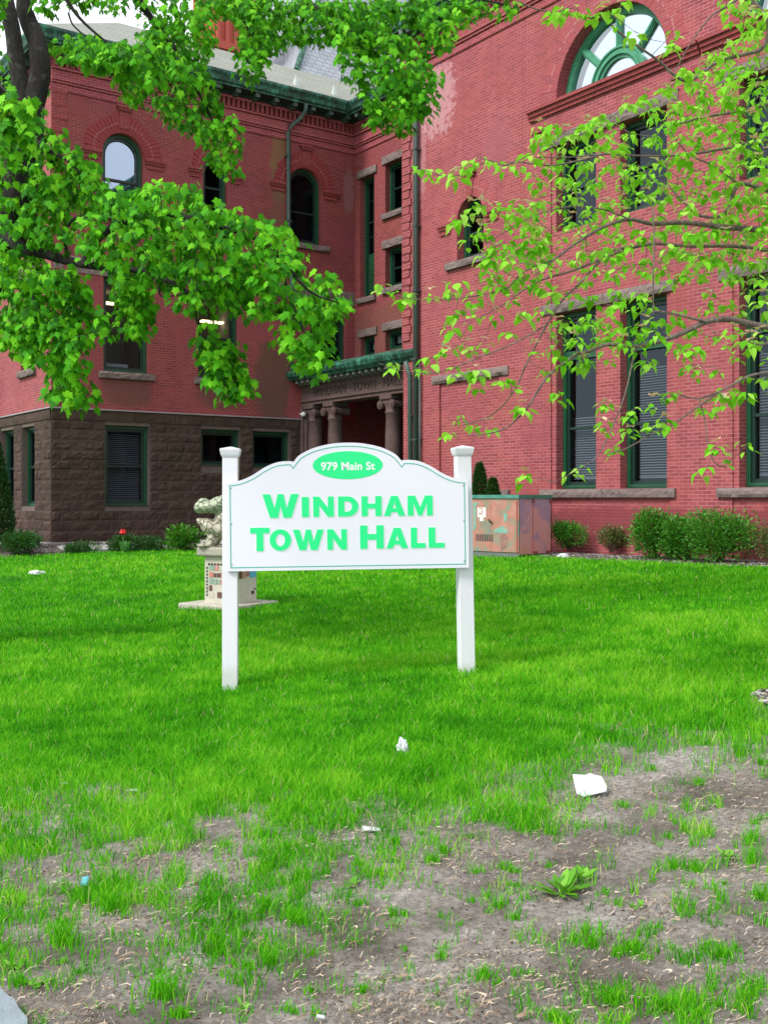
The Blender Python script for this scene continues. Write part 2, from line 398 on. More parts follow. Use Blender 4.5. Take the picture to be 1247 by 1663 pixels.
def rock(mb, F, u0, u1, z0, z1, d, amp=.03, step=.07, seed=0, joint=.006):
    """rock-faced stone block: gridded front bulging out of plane, sides closed"""
    nu = max(2, int((u1 - u0) / step)); nz = max(2, int((z1 - z0) / step))
    u0 += joint; u1 -= joint; z0 += joint; z1 -= joint
    g = {}
    lift = U(0.3, 1.0) * amp
    for i in range(nu + 1):
        for j in range(nz + 1):
            u = u0 + (u1 - u0) * i / nu; z = z0 + (z1 - z0) * j / nz
            e = min(i, nu - i, j, nz - j)
            q = F.p(u, z)
            h = 0 if e == 0 else lift + amp * 1.5 * (noise.noise(q * 4.3 + Vector((seed, 0, 0))) + .6 * noise.noise(q * 11))
            if e > 0:
                u += U(-.2, .2) * step; z += U(-.2, .2) * step
            g[i, j] = len(mb.v); mb.v.append(tuple(F.p(u, z, d + max(h, -.01))))
    for i in range(nu):
        for j in range(nz):
            mb.f.append((g[i, j], g[i + 1, j], g[i + 1, j + 1], g[i, j + 1])); mb.uv.append([(0, 0)] * 4)
    b = [F.p(u0, z0, d - .05), F.p(u1, z0, d - .05), F.p(u1, z1, d - .05), F.p(u0, z1, d - .05)]
    f = [F.p(u0, z0, d), F.p(u1, z0, d), F.p(u1, z1, d), F.p(u0, z1, d)]
    for i in range(4): j = (i + 1) % 4; mb.face([f[i], b[i], b[j], f[j]])

# ------------------------------------------------------------ the town hall
hall = empty('town_hall', BO, math.atan2(-.8157, .5786), label='red brick Victorian civic building with brownstone base, green windows and a columned porch', cat='building')
FA = WF((0, 0, 0), (0, 1, 0))          # left wing, u = -a
FB = WF((0, -2.29, 0), (1, 0, 0))      # right wing
FC = WF((0, 0, 0), (1, 0, 0))          # recess
FL = WF((0, -9.42, 0), (1, 0, 0))      # end of the left wing
ZB, ZS, ZT = .15, 3.88, 13.3

def wall(name, F, u0, u1, z0, z1, holes, mat, rev=.3, label=None, d=0):
    mb = MB(); v, t = tri_poly([(u0, z0), (u1, z0), (u1, z1), (u0, z1)], holes)
    for f in t: mb.face([F.p(v[i].x, v[i].y, d) for i in f], [(v[i].x, v[i].y) for i in f])
    for lp in holes:
        for i in range(len(lp)):
            a = lp[i]; b = lp[(i + 1) % len(lp)]
            vert = abs(b[1] - a[1]) > abs(b[0] - a[0])
            uv = [(a[0], a[1]), (b[0], b[1]), (b[0] - rev, b[1]), (a[0] - rev, a[1])] if vert else [(a[0], a[1]), (b[0], b[1]), (b[0], b[1] - rev), (a[0], a[1] - rev)]
            mb.face([F.p(*a, d), F.p(*b, d), F.p(*b, d - rev), F.p(*a, d - rev)], uv)
    o = mb.build(name, mat, hall)
    if label: o['label'] = label
    return o

def window(F, u0, u1, z0, z1, arch=False, blind=None, bars=(), meet=None, transom=None, depth=.17, glass=None, room='dark', lamp=None, shade=0, sash_d=.05, panel=None):
    """double-hung window: 'window' is the green casing; sash, pane, blind and room hang under it"""
    fr = MB(); O0 = outline(u0, u1, z0, z1, arch, -.004); O1 = outline(u0, u1, z0, z1, arch, .085); O2 = outline(u0, u1, z0, z1, arch, .10); O3 = outline(u0, u1, z0, z1, arch, .155)
    F.ring(fr, O0, O1, -depth - .14, -depth); F.ring(fr, outline(u0, u1, z0, z1, arch, .035), outline(u0, u1, z0, z1, arch, .055), -depth + .001, -depth + .014)
    top = z1 + ((u1 - u0) / 2 if arch else 0)
    if transom: F.box(fr, u0 + .08, u1 - .08, transom - .09, transom + .09, -depth - .1, -depth - .005)
    w = fr.build('window', M_GREEN, hall)
    sm = MB(); F.ring(sm, O1, O3, -depth - .13, -depth - .05)
    if meet: F.box(sm, u0 + .1, u1 - .1, meet - .028, meet + .028, -depth - .12, -depth - .035)
    for (a, b, c, e) in bars: F.box(sm, a, c, b, e, -depth - .11, -depth - .06)
    sm.build('sash', M_SASH, w)
    pm = MB(); zz = panel if panel else z0
    v, t = tri_poly(outline(u0, u1, z0 + (zz - z0), z1, arch, .12))
    for f in t: pm.face([F.p(v[i].x, v[i].y, -depth - .095) for i in f])
    pm.build('pane', glass or M_GLASS, w)
    if panel:
        q = MB(); F.box(q, u0 + .08, u1 - .08, z0 + .08, panel, -depth - .1, -depth - .06)
        F.box(q, u0 + .16, u1 - .16, z0 + .2, panel - .1, -depth - .06, -depth - .045)
        for i in range(6): F.box(q, u0 + .2, u1 - .2, z0 + .3 + i * .1, z0 + .34 + i * .1, -depth - .05, -depth - .03)
        q.build('lower_panel', M_GREEN, w)
    if blind:
        bm_ = MB(); z = blind[0]
        while z < blind[1]:
            a = .012; bm_.face([F.p(u0 + .13, z - a, -depth - .19), F.p(u1 - .13, z - a, -depth - .19), F.p(u1 - .13, z + a, -depth - .235), F.p(u0 + .13, z + a, -depth - .235)]); z += .052
        F.box(bm_, u0 + .13, u1 - .13, blind[0] - .05, blind[0] - .02, -depth - .225, -depth - .2)
        bm_.build('blind', M_BLIND, w)
    if shade:
        q = MB(); F.box(q, u0 + .13, u1 - .13, top - shade, top - .1, -depth - .2, -depth - .19); q.build('roller_shade', M_SHADE, w)
    R = MB(); D = 1.6 if room == 'dark' else 3.0; e = .5 if room != 'dark' else .0
    a0, a1, b0, b1 = u0 - e - .012, u1 + e + .012, z0 - .012, top + .012
    q = lambda u, z, d: F.p(u, z, d)
    d0 = -.28 if room == 'dark' else -.012; d1 = -D
    R.face([q(a0, b0, d1), q(a1, b0, d1), q(a1, b1, d1), q(a0, b1, d1)]); R.face([q(a0, b0, d0), q(a0, b0, d1), q(a0, b1, d1), q(a0, b1, d0)])
    R.face([q(a1, b0, d1), q(a1, b0, d0), q(a1, b1, d0), q(a1, b1, d1)]); R.face([q(a0, b1, d0), q(a0, b1, d1), q(a1, b1, d1), q(a1, b1, d0)]); R.face([q(a0, b0, d1), q(a0, b0, d0), q(a1, b0, d0), q(a1, b0, d1)])
    R.build('room', M_DARK if room == 'dark' else M_ROOM, w)
    if lamp:
        q2 = MB(); (lu, lz, ld, lw) = lamp; F.box(q2, lu - lw / 2, lu + lw / 2, lz - .03, lz + .03, -ld - .2, -ld); q2.build('ceiling_lamp', MATS.get('tube') or emit('tube', (1, .70, .40), 2.5), w)
    return w

def sill(F, parent, u0, u1, z0, z1, d=.09, name='sill', mat=None):
    mb = MB(); rock(mb, F, u0, u1, z0, z1, d, .022, .05, seed=u0)
    a = [F.p(u0 + .006, z1 - .006, d), F.p(u1 - .006, z1 - .006, d), F.p(u1 - .006, z1 - .006, -.2), F.p(u0 + .006, z1 - .006, -.2)]; mb.face(a)
    b = [F.p(u0 + .006, z0 + .006, -.1), F.p(u1 - .006, z0 + .006, -.1), F.p(u1 - .006, z0 + .006, d), F.p(u0 + .006, z0 + .006, d)]; mb.face(b)
    for uu in (u0 + .006, u1 - .006): mb.face([F.p(uu, z0 + .006, -.2), F.p(uu, z0 + .006, d), F.p(uu, z1 - .006, d), F.p(uu, z1 - .006, -.2)])
    return mb.build(name, mat or M_STONE2, parent)

def voussoir(F, c, zs, r0, r1, mat, n=None, d=.03, ragged=True, imposts=True, key=True, t0=0, t1=math.pi, kw=.14):
    """brick arch of radiating headers, with impost courses and a keystone"""
    mb = MB(); L = (r0 + .05) * (t1 - t0); n = n or int(L / .075)
    for i in range(n):
        a = t0 + (t1 - t0) * (i + .06) / n; b = t0 + (t1 - t0) * (i + .94) / n
        r = r1 + (U(-.09, .05) if ragged else 0)
        fl = d + U(-.006, .006)
        pts = [(c + r0 * math.cos(a), zs + r0 * math.sin(a)), (c + r * math.cos(a), zs + r * math.sin(a)), (c + r * math.cos(b), zs + r * math.sin(b)), (c + r0 * math.cos(b), zs + r0 * math.sin(b))]
        mb.face([F.p(*q, fl) for q in pts], [(.02, .01), (.2, .01), (.2, .055), (.02, .055)])
        for k in range(4):
            q0, q1 = pts[k], pts[(k + 1) % 4]; mb.face([F.p(*q0, fl), F.p(*q1, fl), F.p(*q1, -.02), F.p(*q0, -.02)], [(.03, .02), (.18, .02), (.18, .05), (.03, .05)])
    mb.build('brick_arch', mat, hall)
    return

def impost(F, u0, u1, z, mat=None, parent=None, drop=True):
    mb = MB(); F.box(mb, u0, u1, z - .035, z + .035, 0, .10); F.box(mb, u0 + .02, u1 - .02, z - .1, z - .036, 0, .07)
    if drop: F.box(mb, u0 + .06, u1 - .06, z - .22, z - .101, 0, .035)
    mb.build('impost', M_BRD, hall)

# --- left wing, wall A: openings
wA = dict(bas=[(-7.97, -6.72, 1.32, 3.5), (-5.17, -3.95, 2.45, 3.5), (-3.53, -2.3, 2.42, 3.5)],
          first=[(-8.02, -6.74, 4.93, 7.45), (-5.27, -4.0, 4.93, 7.45), (-1.6, -.32, 5.62, 7.45)],
          arch=[(-8.05, -6.89, 9.15, 10.75), (-2.36, -1.22, 9.15, 10.82)], small=[(-5.12, -4.36, 9.55, 10.78)])
holes = [outline(a, b, c, d, False) for a, b, c, d in wA['first']] + [outline(a, b, c, d, True) for a, b, c, d in wA['arch'] + wA['small']]
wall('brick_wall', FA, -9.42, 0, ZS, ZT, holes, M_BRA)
wall('stone_backing', FA, -9.42, 0, ZB, ZS, [outline(a, b, c, d, False) for a, b, c, d in wA['bas']], M_MORT, d=-.012)
# end wall
lB = [(-1.34 - 1.13, -1.34, 1.32, 3.5), (-3.2 - 1.25, -3.2, 1.32, 3.5), (-6.4, -5.2, 1.32, 3.5)]
lF = [(-2.53, -1.29, 5.05, 7.45), (-5.9, -4.7, 5.05, 7.45)]; lU = [(-3.0, -1.8, 9.15, 10.75), (-6.2, -5.0, 9.15, 10.75)]
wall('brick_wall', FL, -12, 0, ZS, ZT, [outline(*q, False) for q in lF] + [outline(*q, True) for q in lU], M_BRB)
wall('stone_backing', FL, -12, 0, ZB, ZS, [outline(*q, False) for q in lB], M_MORT, d=-.012)
# recess wall C
cH = [(.3, 1.05, 7.65, 11.3), (1.62, 2.45, 9.95, 11.42), (1.62, 2.45, 7.75, 8.92), (.33, 1.07, 5.85, 6.45), (1.62, 2.45, 5.9, 6.5)]
wall('brick_wall', FC, 0, 5.63, 4.6, ZT, [outline(*q, False) for q in cH] + [outline(3.1, 3.9, 9.95, 11.42, False), outline(3.1, 3.9, 7.75, 8.92, False)], M_BRC)
# right wing B
bays = [12.6, 17.21, 21.82]
bH = []; 
for c in bays:
    for (a, b) in ((c - 1.49, c - .34), (c + .31, c + 1.49)):
        bH += [outline(a, b, 1.74, 5.47, False), outline(a, b, 7.2, 9.02, False)]
    bH.append(outline(c - 1.49, c + 1.49, 9.99, 9.99001, True, n=40)[1:])
bH.append(outline(7.78, 8.74, 7.18, 8.13, True))
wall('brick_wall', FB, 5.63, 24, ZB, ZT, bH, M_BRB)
# the hidden return, the far ends and back
mb = MB()
mb.face([(5.63, 0, ZB), (5.63, -2.29, ZB), (5.63, -2.29, ZT), (5.63, 0, ZT)], [(0, ZB), (2.29, ZB), (2.29, ZT), (0, ZT)])
mb.build('return_wall', M_BRB, hall); mb = MB()
mb.face([(24, -2.29, ZB), (24, 12, ZB), (24, 12, ZT), (24, -2.29, ZT)], [(0, ZB), (14, ZB), (14, ZT), (0, ZT)])
mb.build('return_wall', M_BRB, hall)

# --- rock-faced brownstone base
def base(F, u0, u1, openings, seed):
    mb = MB(); H = (3.60 - .42) / 12; zc = [.15, .42] + [.42 + H * (i + 1) for i in range(12)]
    random.seed(seed)
    for k in range(len(zc) - 1):
        z0, z1 = zc[k], zc[k + 1]; segs = [(u0, u1)]
        for (a, b, c, d) in openings:
            if z1 > c + .02 and z0 < d - .02:
                ns = []
                for s0, s1 in segs:
                    if b <= s0 or a >= s1: ns.append((s0, s1)); continue
                    if a > s0: ns.append((s0, a))
                    if b < s1: ns.append((b, s1))
                segs = ns
        for s0, s1 in segs:
            L = s1 - s0; x = s0; first = .28 if k % 2 else .55
            while x < s1 - 1e-6:
                w = first if x == s0 else U(.5, .75)
                if k in (0, 1): w *= 1.7
                if s1 - (x + w) < .22: w = s1 - x
                rock(mb, F, x, x + w, z0, z1, .0, .022, .065, seed=k * 3.1 + x, joint=.011); x += w
    o = mb.build('rock_faced_stone', M_STONE, hall)
    m2 = MB(); x = u0
    while x < u1 - 1e-6:
        w = min(1.15, u1 - x)
        if u1 - x - w < .3: w = u1 - x
        rock(m2, F, x, x + w, 3.60, ZS, .03, .012, .09, seed=x); x += w
    m2.build('stone_belt', M_STONE, hall)
    m3 = MB(); F.box(m3, u0, u1 + .0, ZS - .004, ZS + .028, -.01, .075); m3.build('water_table', simple('pale_flashing', (.34, .31, .33), None, 3, .5), hall)
base(FA, -9.42, -1.95, wA['bas'], 1)
base(FL, -10, 0, lB, 2)
m3 = MB(); FA.box(m3, -9.49, -9.42, ZS - .004, ZS + .028, -.01, .075)
m3.build('water_table', MATS['pale_flashing'], hall)
random.seed(11)
# smooth foundation ledge
mb = MB(); FA.box(mb, -9.6, -1.9, .1, .40, -.1, .22); FL.box(mb, -10, .0, .1, .395, -.1, .2)
mb.build('foundation_ledge', simple('pale_ledge', (.34, .33, .31), (.22, .21, .2), 5, .9, .4, .01), hall)

# --- windows of wing A
for i, (a, b, c, d) in enumerate(wA['bas']):
    w = window(FA, a, b, c, d, blind=(1.5, 3.4) if i == 0 else None, meet=2.42 if i == 0 else None, room='dark')
    mb = MB(); FA.box(mb, a, b, c - .002, c + .03, -.32, -.0); mb.build('stone_sill', M_STONE, w)
for i, (a, b, c, d) in enumerate(wA['first']):
    w = window(FA, a, b, c, d, meet=6.1, room='lit' if i < 2 else 'dark', lamp=[(-7.1, 7.15, 2.1, .5), (-3.86, 6.88, 1.9, .7), None][i], depth=.16)
    sill(FA, w, a - .14, b + .16, 4.74 if i < 2 else 5.43, c)
    if i == 0:
        mb = MB(); FA.box(mb, a + .2, b - .35, 5.0, 5.22, -.9, -.62); mb.build('desk_papers', simple('papers', (.55, .56, .58)), w)
for i, (a, b, c, d) in enumerate(wA['arch']):
    w = window(FA, a, b, c, d, arch=True, meet=10.1, glass=M_GLASS2 if i == 0 else M_GLASS, depth=.14)
    sill(FA, w, a - .13, b + .28, 8.98, c)
    c0 = (a + b) / 2; r = (b - a) / 2
    voussoir(FA, c0, d, r + .01, r + .50, M_BRD)
    impost(FA, c0 - r - .62, c0 - r - .03, d - .02); impost(FA, c0 + r + .03, c0 + r + .62, d - .02)
    mb = MB(); FA.box(mb, c0 - .19, c0 + .22, 12.0, 12.07, 0, .12); FA.box(mb, c0 - .15, c0 + .18, 11.93, 11.999, 0, .09); FA.box(mb, c0 - .12, c0 + .15, 11.45, 11.929, 0, .045); mb.build('keystone', M_BRD, hall)
a, b, c, d = wA['small'][0]; w = window(FA, a, b, c, d, arch=True, meet=10.35, depth=.14); sill(FA, w, a - .12, b + .12, 9.38, c)
c0 = (a + b) / 2; r = (b - a) / 2; voussoir(FA, c0, d, r + .01, r + .42, M_BRD)
impost(FA, c0 - r - .45, c0 - r - .02, d - .02); impost(FA, c0 + r + .02, c0 + r + .47, d - .02)
for (a, b, c, d) in lB: window(FL, a, b, c, d, meet=2.4)
for (a, b, c, d) in lF:
    w = window(FL, a, b, c, d, meet=6.2); sill(FL, w, a - .1, b + .12, 4.85, c)
for (a, b, c, d) in lU:
    w = window(FL, a, b, c, d, arch=True, meet=10.0); sill(FL, w, a - .1, b + .12, 8.98, c)
for F, segs in ((FA, [(-9.42, -8.4), (-8.4, -6.4), (-6.4, -3.6), (-3.6, -1.9), (-1.9, -.0)]), (FL, [(-12, -9), (-9, -6), (-6.0, -3.3), (-3.3, -.9)])):
    mb = MB()
    for a, b in segs: rock(mb, F, a, b, 7.45, 7.88, .025, .02, .08, seed=a)
    mb.build('stone_lintel', M_STONE2 if F is FA else M_STONE2, hall)

# --- windows of the recess
for i, (a, b, c, d) in enumerate(cH):
    if i == 0: w = window(FC, a, b, c, d, panel=9.0, meet=9.95, bars=[(a + .36, 9.1, a + .39, 11.2), (a + .1, 10.6, b - .1, 10.63), (a + .1, 9.5, b - .1, 9.53)])
    elif i > 2: w = window(FC, a, b, c, d, shade=.36)
    else: w = window(FC, a, b, c, d, meet=(c + d) / 2)
    if i < 3: sill(FC, w, a - .12, b + .12, c - .17, c)
    m = sill(FC, w, a - .12, b + .16, d, d + .24, d=.05, name='lintel')
for z0, z1 in ((9.95, 11.42), (7.75, 8.92)):
    w = window(FC, 3.1, 3.9, z0, z1, meet=(z0 + z1) / 2); sill(FC, w, 2.98, 4.02, z0 - .17, z0); sill(FC, w, 2.98, 4.06, z1, z1 + .24, .05, 'lintel')

# --- windows of wing B
for ci, c in enumerate(bays):
    for wi, (a, b) in enumerate(((c - 1.49, c - .34), (c + .31, c + 1.49))):
        window(FB, a, b, 1.74, 5.47, blind=(2.0, 4.15) if (ci, wi) != (0, 0) else (2.0, 3.3), meet=3.03, transom=4.57, depth=.2, glass=M_GLASS3)
        window(FB, a, b, 7.2, 9.02, meet=8.1, depth=.2, glass=M_GLASS3)
    mb = MB(); rock(mb, FB, c - 1.9, c - .1, 5.47, 5.70, .07, .03, .06, 1 + ci); rock(mb, FB, c - .1, c + 1.72, 5.47, 5.70, .07, .03, .06, 4 + ci)
    FB.box(mb, c - 1.89, c + 1.71, 5.478, 5.69, -.2, .05); mb.build('stone_lintel', M_STONE2, hall)
    mb = MB(); rock(mb, FB, c - 1.92, c - .1, 1.56, 1.74, .10, .02, .05, 7 + ci); rock(mb, FB, c - .1, c + 1.75, 1.56, 1.74, .10, .02, .05, 9 + ci)
    FB.box(mb, c - 1.91, c + 1.74, 1.567, 1.735, -.25, .085); mb.build('stone_sill', M_STONE2, hall)
    mb = MB()
    for u0, u1 in ((c - 1.95, c - .2), (c - .2, c + .1), (c + .1, c + 1.8)): rock(mb, FB, u0, u1, 9.02, 9.27, .06, .03, .06, 3 + ci)
    FB.box(mb, c - 1.94, c + 1.79, 9.028, 9.262, -.2, .045); mb.build('stone_lintel', M_STONE2, hall)
    # moulded brick sill below the great arch
    mb = MB()
    for u0, u1, dd in ((c - 1.52, c + 1.52, .0), (c - 2.28, c - 1.52, .0), (c + 1.52, c + 2.28, .0)):
        FB.box(mb, u0, u1, 9.915, 9.985, -.12, .15 + dd); FB.box(mb, u0 + .0, u1, 9.83, 9.914, -.05, .10 + dd); FB.box(mb, u0, u1, 9.75, 9.829, -.02, .06 + dd)
    FB.box(mb, c - 2.22, c - 1.6, 9.46, 9.53, 0, .04); FB.box(mb, c + 1.6, c + 2.22, 9.46, 9.53, 0, .04)
    mb.build('moulded_sill', M_BRD, hall)
    voussoir(FB, c, 9.99, 1.50, 1.96, M_BRB, ragged=True, d=.002, n=64)
    # fan window
    dd = .26
    arc = lambda r, n=40, z=9.99: [(c + r * math.cos(math.pi * i / n), z + r * math.sin(math.pi * i / n)) for i in range(n + 1)]
    mb = MB()
    def arcring(r0, r1, d0, d1):
        A, B = arc(r0), arc(r1)
        for i in range(40):
            mb.face([FB.p(*A[i], d1), FB.p(*A[i + 1], d1), FB.p(*B[i + 1], d1), FB.p(*B[i], d1)])
            mb.face([FB.p(*B[i], d1), FB.p(*B[i + 1], d1), FB.p(*B[i + 1], d0), FB.p(*B[i], d0)])
            mb.face([FB.p(*A[i], d1), FB.p(*A[i], d0), FB.p(*A[i + 1], d0), FB.p(*A[i + 1], d1)])
    arcring(1.494, 1.34, -dd - .15, -dd); arcring(1.40, 1.37, -dd, -dd + .02)
    fan = mb.build('fan_window', M_FAN, hall)
    mb = MB(); arcring(.74, .70, -dd - .12, -dd + .02); arcring(.70, .60, -dd - .12, -dd - .01); arcring(.62, .57, -dd - .12, -dd + .02); arcring(.57, .50, -dd - .12, -dd - .03)
    mb.build('inner_ring', M_FAN, fan)
    for th in (45, 90, 135):
        t = math.radians(th); cs, sn = math.cos(t), math.sin(t); mb = MB()
        for hw, d1 in ((.075, -dd - .03), (.05, -dd - .005), (.02, -dd + .02)):
            pts = [(c + r * cs - w_ * sn, 9.99 + r * sn + w_ * cs) for r, w_ in ((.73, -hw), (1.36, -hw), (1.36, hw), (.73, hw))]
            FB.prism(mb, pts, -dd - .12, d1)
        mb.build('mullion', M_FAN, fan)
    mb = MB(); v, t = tri_poly(arc(1.4))
    for f in t: mb.face([FB.p(v[i].x, v[i].y, -dd - .09) for i in f])
    mb.build('pane', M_GLASS2, fan)
# small round-headed window on B
w = window(FB, 7.78, 8.74, 7.18, 8.13, arch=True, meet=7.82, depth=.22); sill(FB, w, 7.4, 9.0, 7.0, 7.18)
voussoir(FB, 8.26, 8.13, .49, .92, M_BRB, d=.002, ragged=True)
impost(FB, 7.1, 7.6, 8.1); impost(FB, 8.8, 9.38, 8.1)
mb = MB(); FB.box(mb, 8.02, 8.5, 9.13, 9.2, 0, .12); FB.box(mb, 8.06, 8.46, 9.06, 9.129, 0, .08); FB.prism(mb, [(8.18, 8.62), (8.34, 8.62), (8.42, 9.059), (8.1, 9.059)], 0, .03); mb.build('keystone', M_BRD, hall)
# blind panel with lintel
mb = MB(); rock(mb, FB, 6.88, 9.66, 4.31, 4.52, .08, .03, .06, 2); FB.box(mb, 6.89, 9.65, 4.317, 4.51, -.1, .06); mb.build('stone_lintel', M_STONE2, hall)
mb = MB(); rock(mb, FB, 6.88, 9.7, 1.56, 1.74, .10, .02, .05, 2); FB.box(mb, 6.89, 9.69, 1.567, 1.735, -.1, .085); mb.build('stone_sill', M_STONE2, hall)
mb = MB(); FB.box(mb, 6.68, 7.17, 1.742, 4.31, 0, .055); FB.box(mb, 9.32, 10.98, .42, 9.2, 0, .035); FB.box(mb, 14.2, 15.6, .42, 9.2, 0, .035)
mb.build('brick_pilaster', M_BRB, hall)

# --- quoins: toothed brick strips at the corners, slightly proud
mb = MB(); z = 4.0; k = 0
while z < 12.08:
    FA.box(mb, -9.42, -9.42 + (.36 if k % 2 else .42), z + .005, z + .33, 0, .032); z += .335; k += 1
mb.build('brick_quoins', M_BRD, hall)
mb = MB(); z = 5.5; k = 0
while z < 12.08:
    FB.box(mb, 5.63, 5.63 + (.36 if k % 2 else .30), z + .02, z + .19, 0, .045); FB.box(mb, 5.63, 5.90, z + .19, z + .22, 0, .02); z += .2; k += 1
mb.build('brick_quoins', M_BRB, hall)

# --- frieze, dentils, cornice
def cornice(F, u0, u1, mat, cut0=0, cut1=0, name='frieze'):
    mb = MB(); F.box(mb, u0, u1, 12.12, 12.30, 0, .035); F.box(mb, u0, u1, 12.30, 12.36, 0, .075); F.box(mb, u0, u1, 12.36, 12.43, 0, .11); F.box(mb, u0, u1, 12.43, 12.64, 0, .07)
    F.box(mb, u0, u1, 12.64, 12.70, 0, .13); F.box(mb, u0, u1, 12.92, 12.99, 0, .17)
    mb.build(name, mat, hall)
    mb = MB(); u = u0 + .03
    while u < u1 - .06: F.box(mb, u, u + .085, 12.70, 12.92, 0, .15); u += .155
    mb.build('dentil_course', M_BRD, hall)
M_PINK = brick('brick_frieze', (), c1=(.34, .055, .07), c2=(.25, .04, .055), mortar=(.42, .17, .18), worn=.1)
cornice(FA, -9.42, 0, M_PINK); cornice(FC, 0, 5.63, M_PINK); cornice(FB, 5.63, 24, M_PINK); cornice(FL, -12, 0, M_PINK)
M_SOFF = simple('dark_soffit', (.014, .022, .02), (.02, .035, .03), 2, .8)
def gutter(path, name='cornice_gutter'):
    """path: plan points (hall x,y) of the wall line, right-hand side outside; profile swept with mitred corners"""
    prof = [(0.0, 12.99), (.12, 13.0), (.16, 13.10), (.50, 13.12), (.50, 13.16), (.56, 13.20), (.58, 13.30), (.64, 13.40), (.64, 13.47), (.55, 13.50), (.1, 13.56), (0, 13.6)]
    n = len(path); dirs = [(Vector(path[i + 1]) - Vector(path[i])).normalized() for i in range(n - 1)]
    nor = [Vector((d.y, -d.x)) for d in dirs]; rings = []
    for i in range(n):
        if i == 0: m = nor[0]
        elif i == n - 1: m = nor[-1]
        else: m = (nor[i - 1] + nor[i]); m = m / (1 + nor[i - 1].dot(nor[i]))
        rings.append([(path[i][0] + m.x * o, path[i][1] + m.y * o, z) for o, z in prof])
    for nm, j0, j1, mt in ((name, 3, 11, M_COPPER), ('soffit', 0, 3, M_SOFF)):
        mb = MB()
        for i in range(n - 1):
            for j in range(j0, j1): mb.face([rings[i][j], rings[i + 1][j], rings[i + 1][j + 1], rings[i][j + 1]])
        if nm == 'soffit':
            for i in (0, n - 1): mb.face([rings[i][j] for j in range(12)])
        ob = mb.build(nm, mt, hall)
    return ob
gutter([(-12, -9.42), (0, -9.42), (0, 0), (5.0, 0)][0:4]); gutter([(5.63, 1.5), (5.63, -2.29), (24, -2.29)])
def brackets(F, u0, u1, step=.62):
    u = u0
    while u < u1:
        mb = MB(); F.box(mb, u - .07, u + .07, 13.0, 13.12, .12, .46); F.box(mb, u - .05, u + .05, 12.95, 13.0, .12, .34)
        mb.build('bracket', M_SOFF if random.random() < .0 else simple('bracket_copper', (.05, .10, .085), (.03, .05, .045), 5, .6), hall); u += step
brackets(FA, -9.2, -.5); brackets(FC, .75, 5); brackets(FB, 5.8, 17); brackets(FL, -4, -.2)

# --- roofs
mb = MB()
uv4 = lambda L, H: [(0, 0), (L, 0), (L, H), (0, H)]
mb.face([(.5, -9.92, 13.5), (.5, 0.5, 13.5), (-3, 3.5, 15.65), (-3, -6.4, 15.65)], [(0, 0), (10.4, 0), (13, 4), (3.5, 4)])
mb.face([(-12, -9.92, 13.5), (.5, -9.92, 13.5), (-3, -6.4, 15.65), (-12, -6.4, 15.65)], [(0, 0), (12.5, 0), (9, 4), (0, 4)])
mb.face([(.5, -.45, 13.5), (5.2, -.45, 13.5), (5.2, 3.1, 15.65), (-3, 3.1, 15.65)], [(0, 0), (5, 0), (5, 4), (-3, 4)])
mb.build('low_slate_roof', M_ROOF1, hall)
mb = MB()
mb.face([(-3.0, -.3, 15.6), (-3.0, 9, 15.6), (-6.5, 9, 22), (-6.5, 3.4, 22)], [(0, 0), (9, 0), (9, 7.3), (3.5, 7.3)])
mb.face([(-12, -.3, 15.6), (-3.0, -.3, 15.6), (-6.5, 3.4, 22), (-12, 3.4, 22)], [(0, 0), (9, 0), (5.5, 7.3), (0, 7.3)])
mb.build('steep_slate_roof', M_ROOF2, hall)
mb = MB(); mb.tube([(-3.0, -.3, 15.62), (-6.5, 3.4, 22.02)], .1, 8); mb.build('copper_hip', M_COPPER, hall)
mb = MB()
mb.face([(5.1, -2.9, 13.5), (24, -2.9, 13.5), (24, 3, 17.5), (8.5, 3, 17.5)], [(0, 0), (19, 0), (19, 7), (3.5, 7)])
mb.face([(5.1, 3, 13.5), (5.1, -2.9, 13.5), (8.5, 3, 17.5)], [(0, 0), (6, 0), (6, 7)])
mb.build('low_slate_roof', M_ROOF1, hall)
for u in (-2.1, -.75):          # little snow guards
    mb = MB(); q = Vector((.1, u, 13.75))
    for a, b in (((-.07, 0), (.07, 0)),):
        mb.face([q + Vector((0, -.08, 0)), q + Vector((0, .08, 0)), q + Vector((-.1, 0, .4))]); mb.face([q + Vector((0, .08, 0)), q + Vector((-.35, 0, .1)), q + Vector((-.1, 0, .4))]); mb.face([q + Vector((-.35, 0, .1)), q + Vector((0, -.08, 0)), q + Vector((-.1, 0, .4))])
    mb.build('snow_guard', simple('pale_metal', (.5, .55, .52), None, 4, .5), hall)
# chimney: tall, ribbed red brick
ch = MB(); cx0, cy0 = -5.4, -1.7
ch.box((cx0 - .75, cy0 - .75, 14), (cx0 + .75, cy0 + .75, 19.6)); ch.box((cx0 - .9, cy0 - .9, 16.4), (cx0 + .9, cy0 + .9, 16.65))
for k in range(5):
    o_ = -.62 + k * .31; ch.box((cx0 + .75, cy0 + o_ - .06, 16.66), (cx0 + .84, cy0 + o_ + .06, 19.3)); ch.box((cx0 + o_ - .06, cy0 - .84, 16.66), (cx0 + o_ + .06, cy0 - .75, 19.3))
ch.box((cx0 - .95, cy0 - .95, 19.6), (cx0 + .95, cy0 + .95, 20.0))
ch.build('chimney', simple('chimney_brick', (.50, .10, .07), (.40, .08, .055), 5, .85), hall)
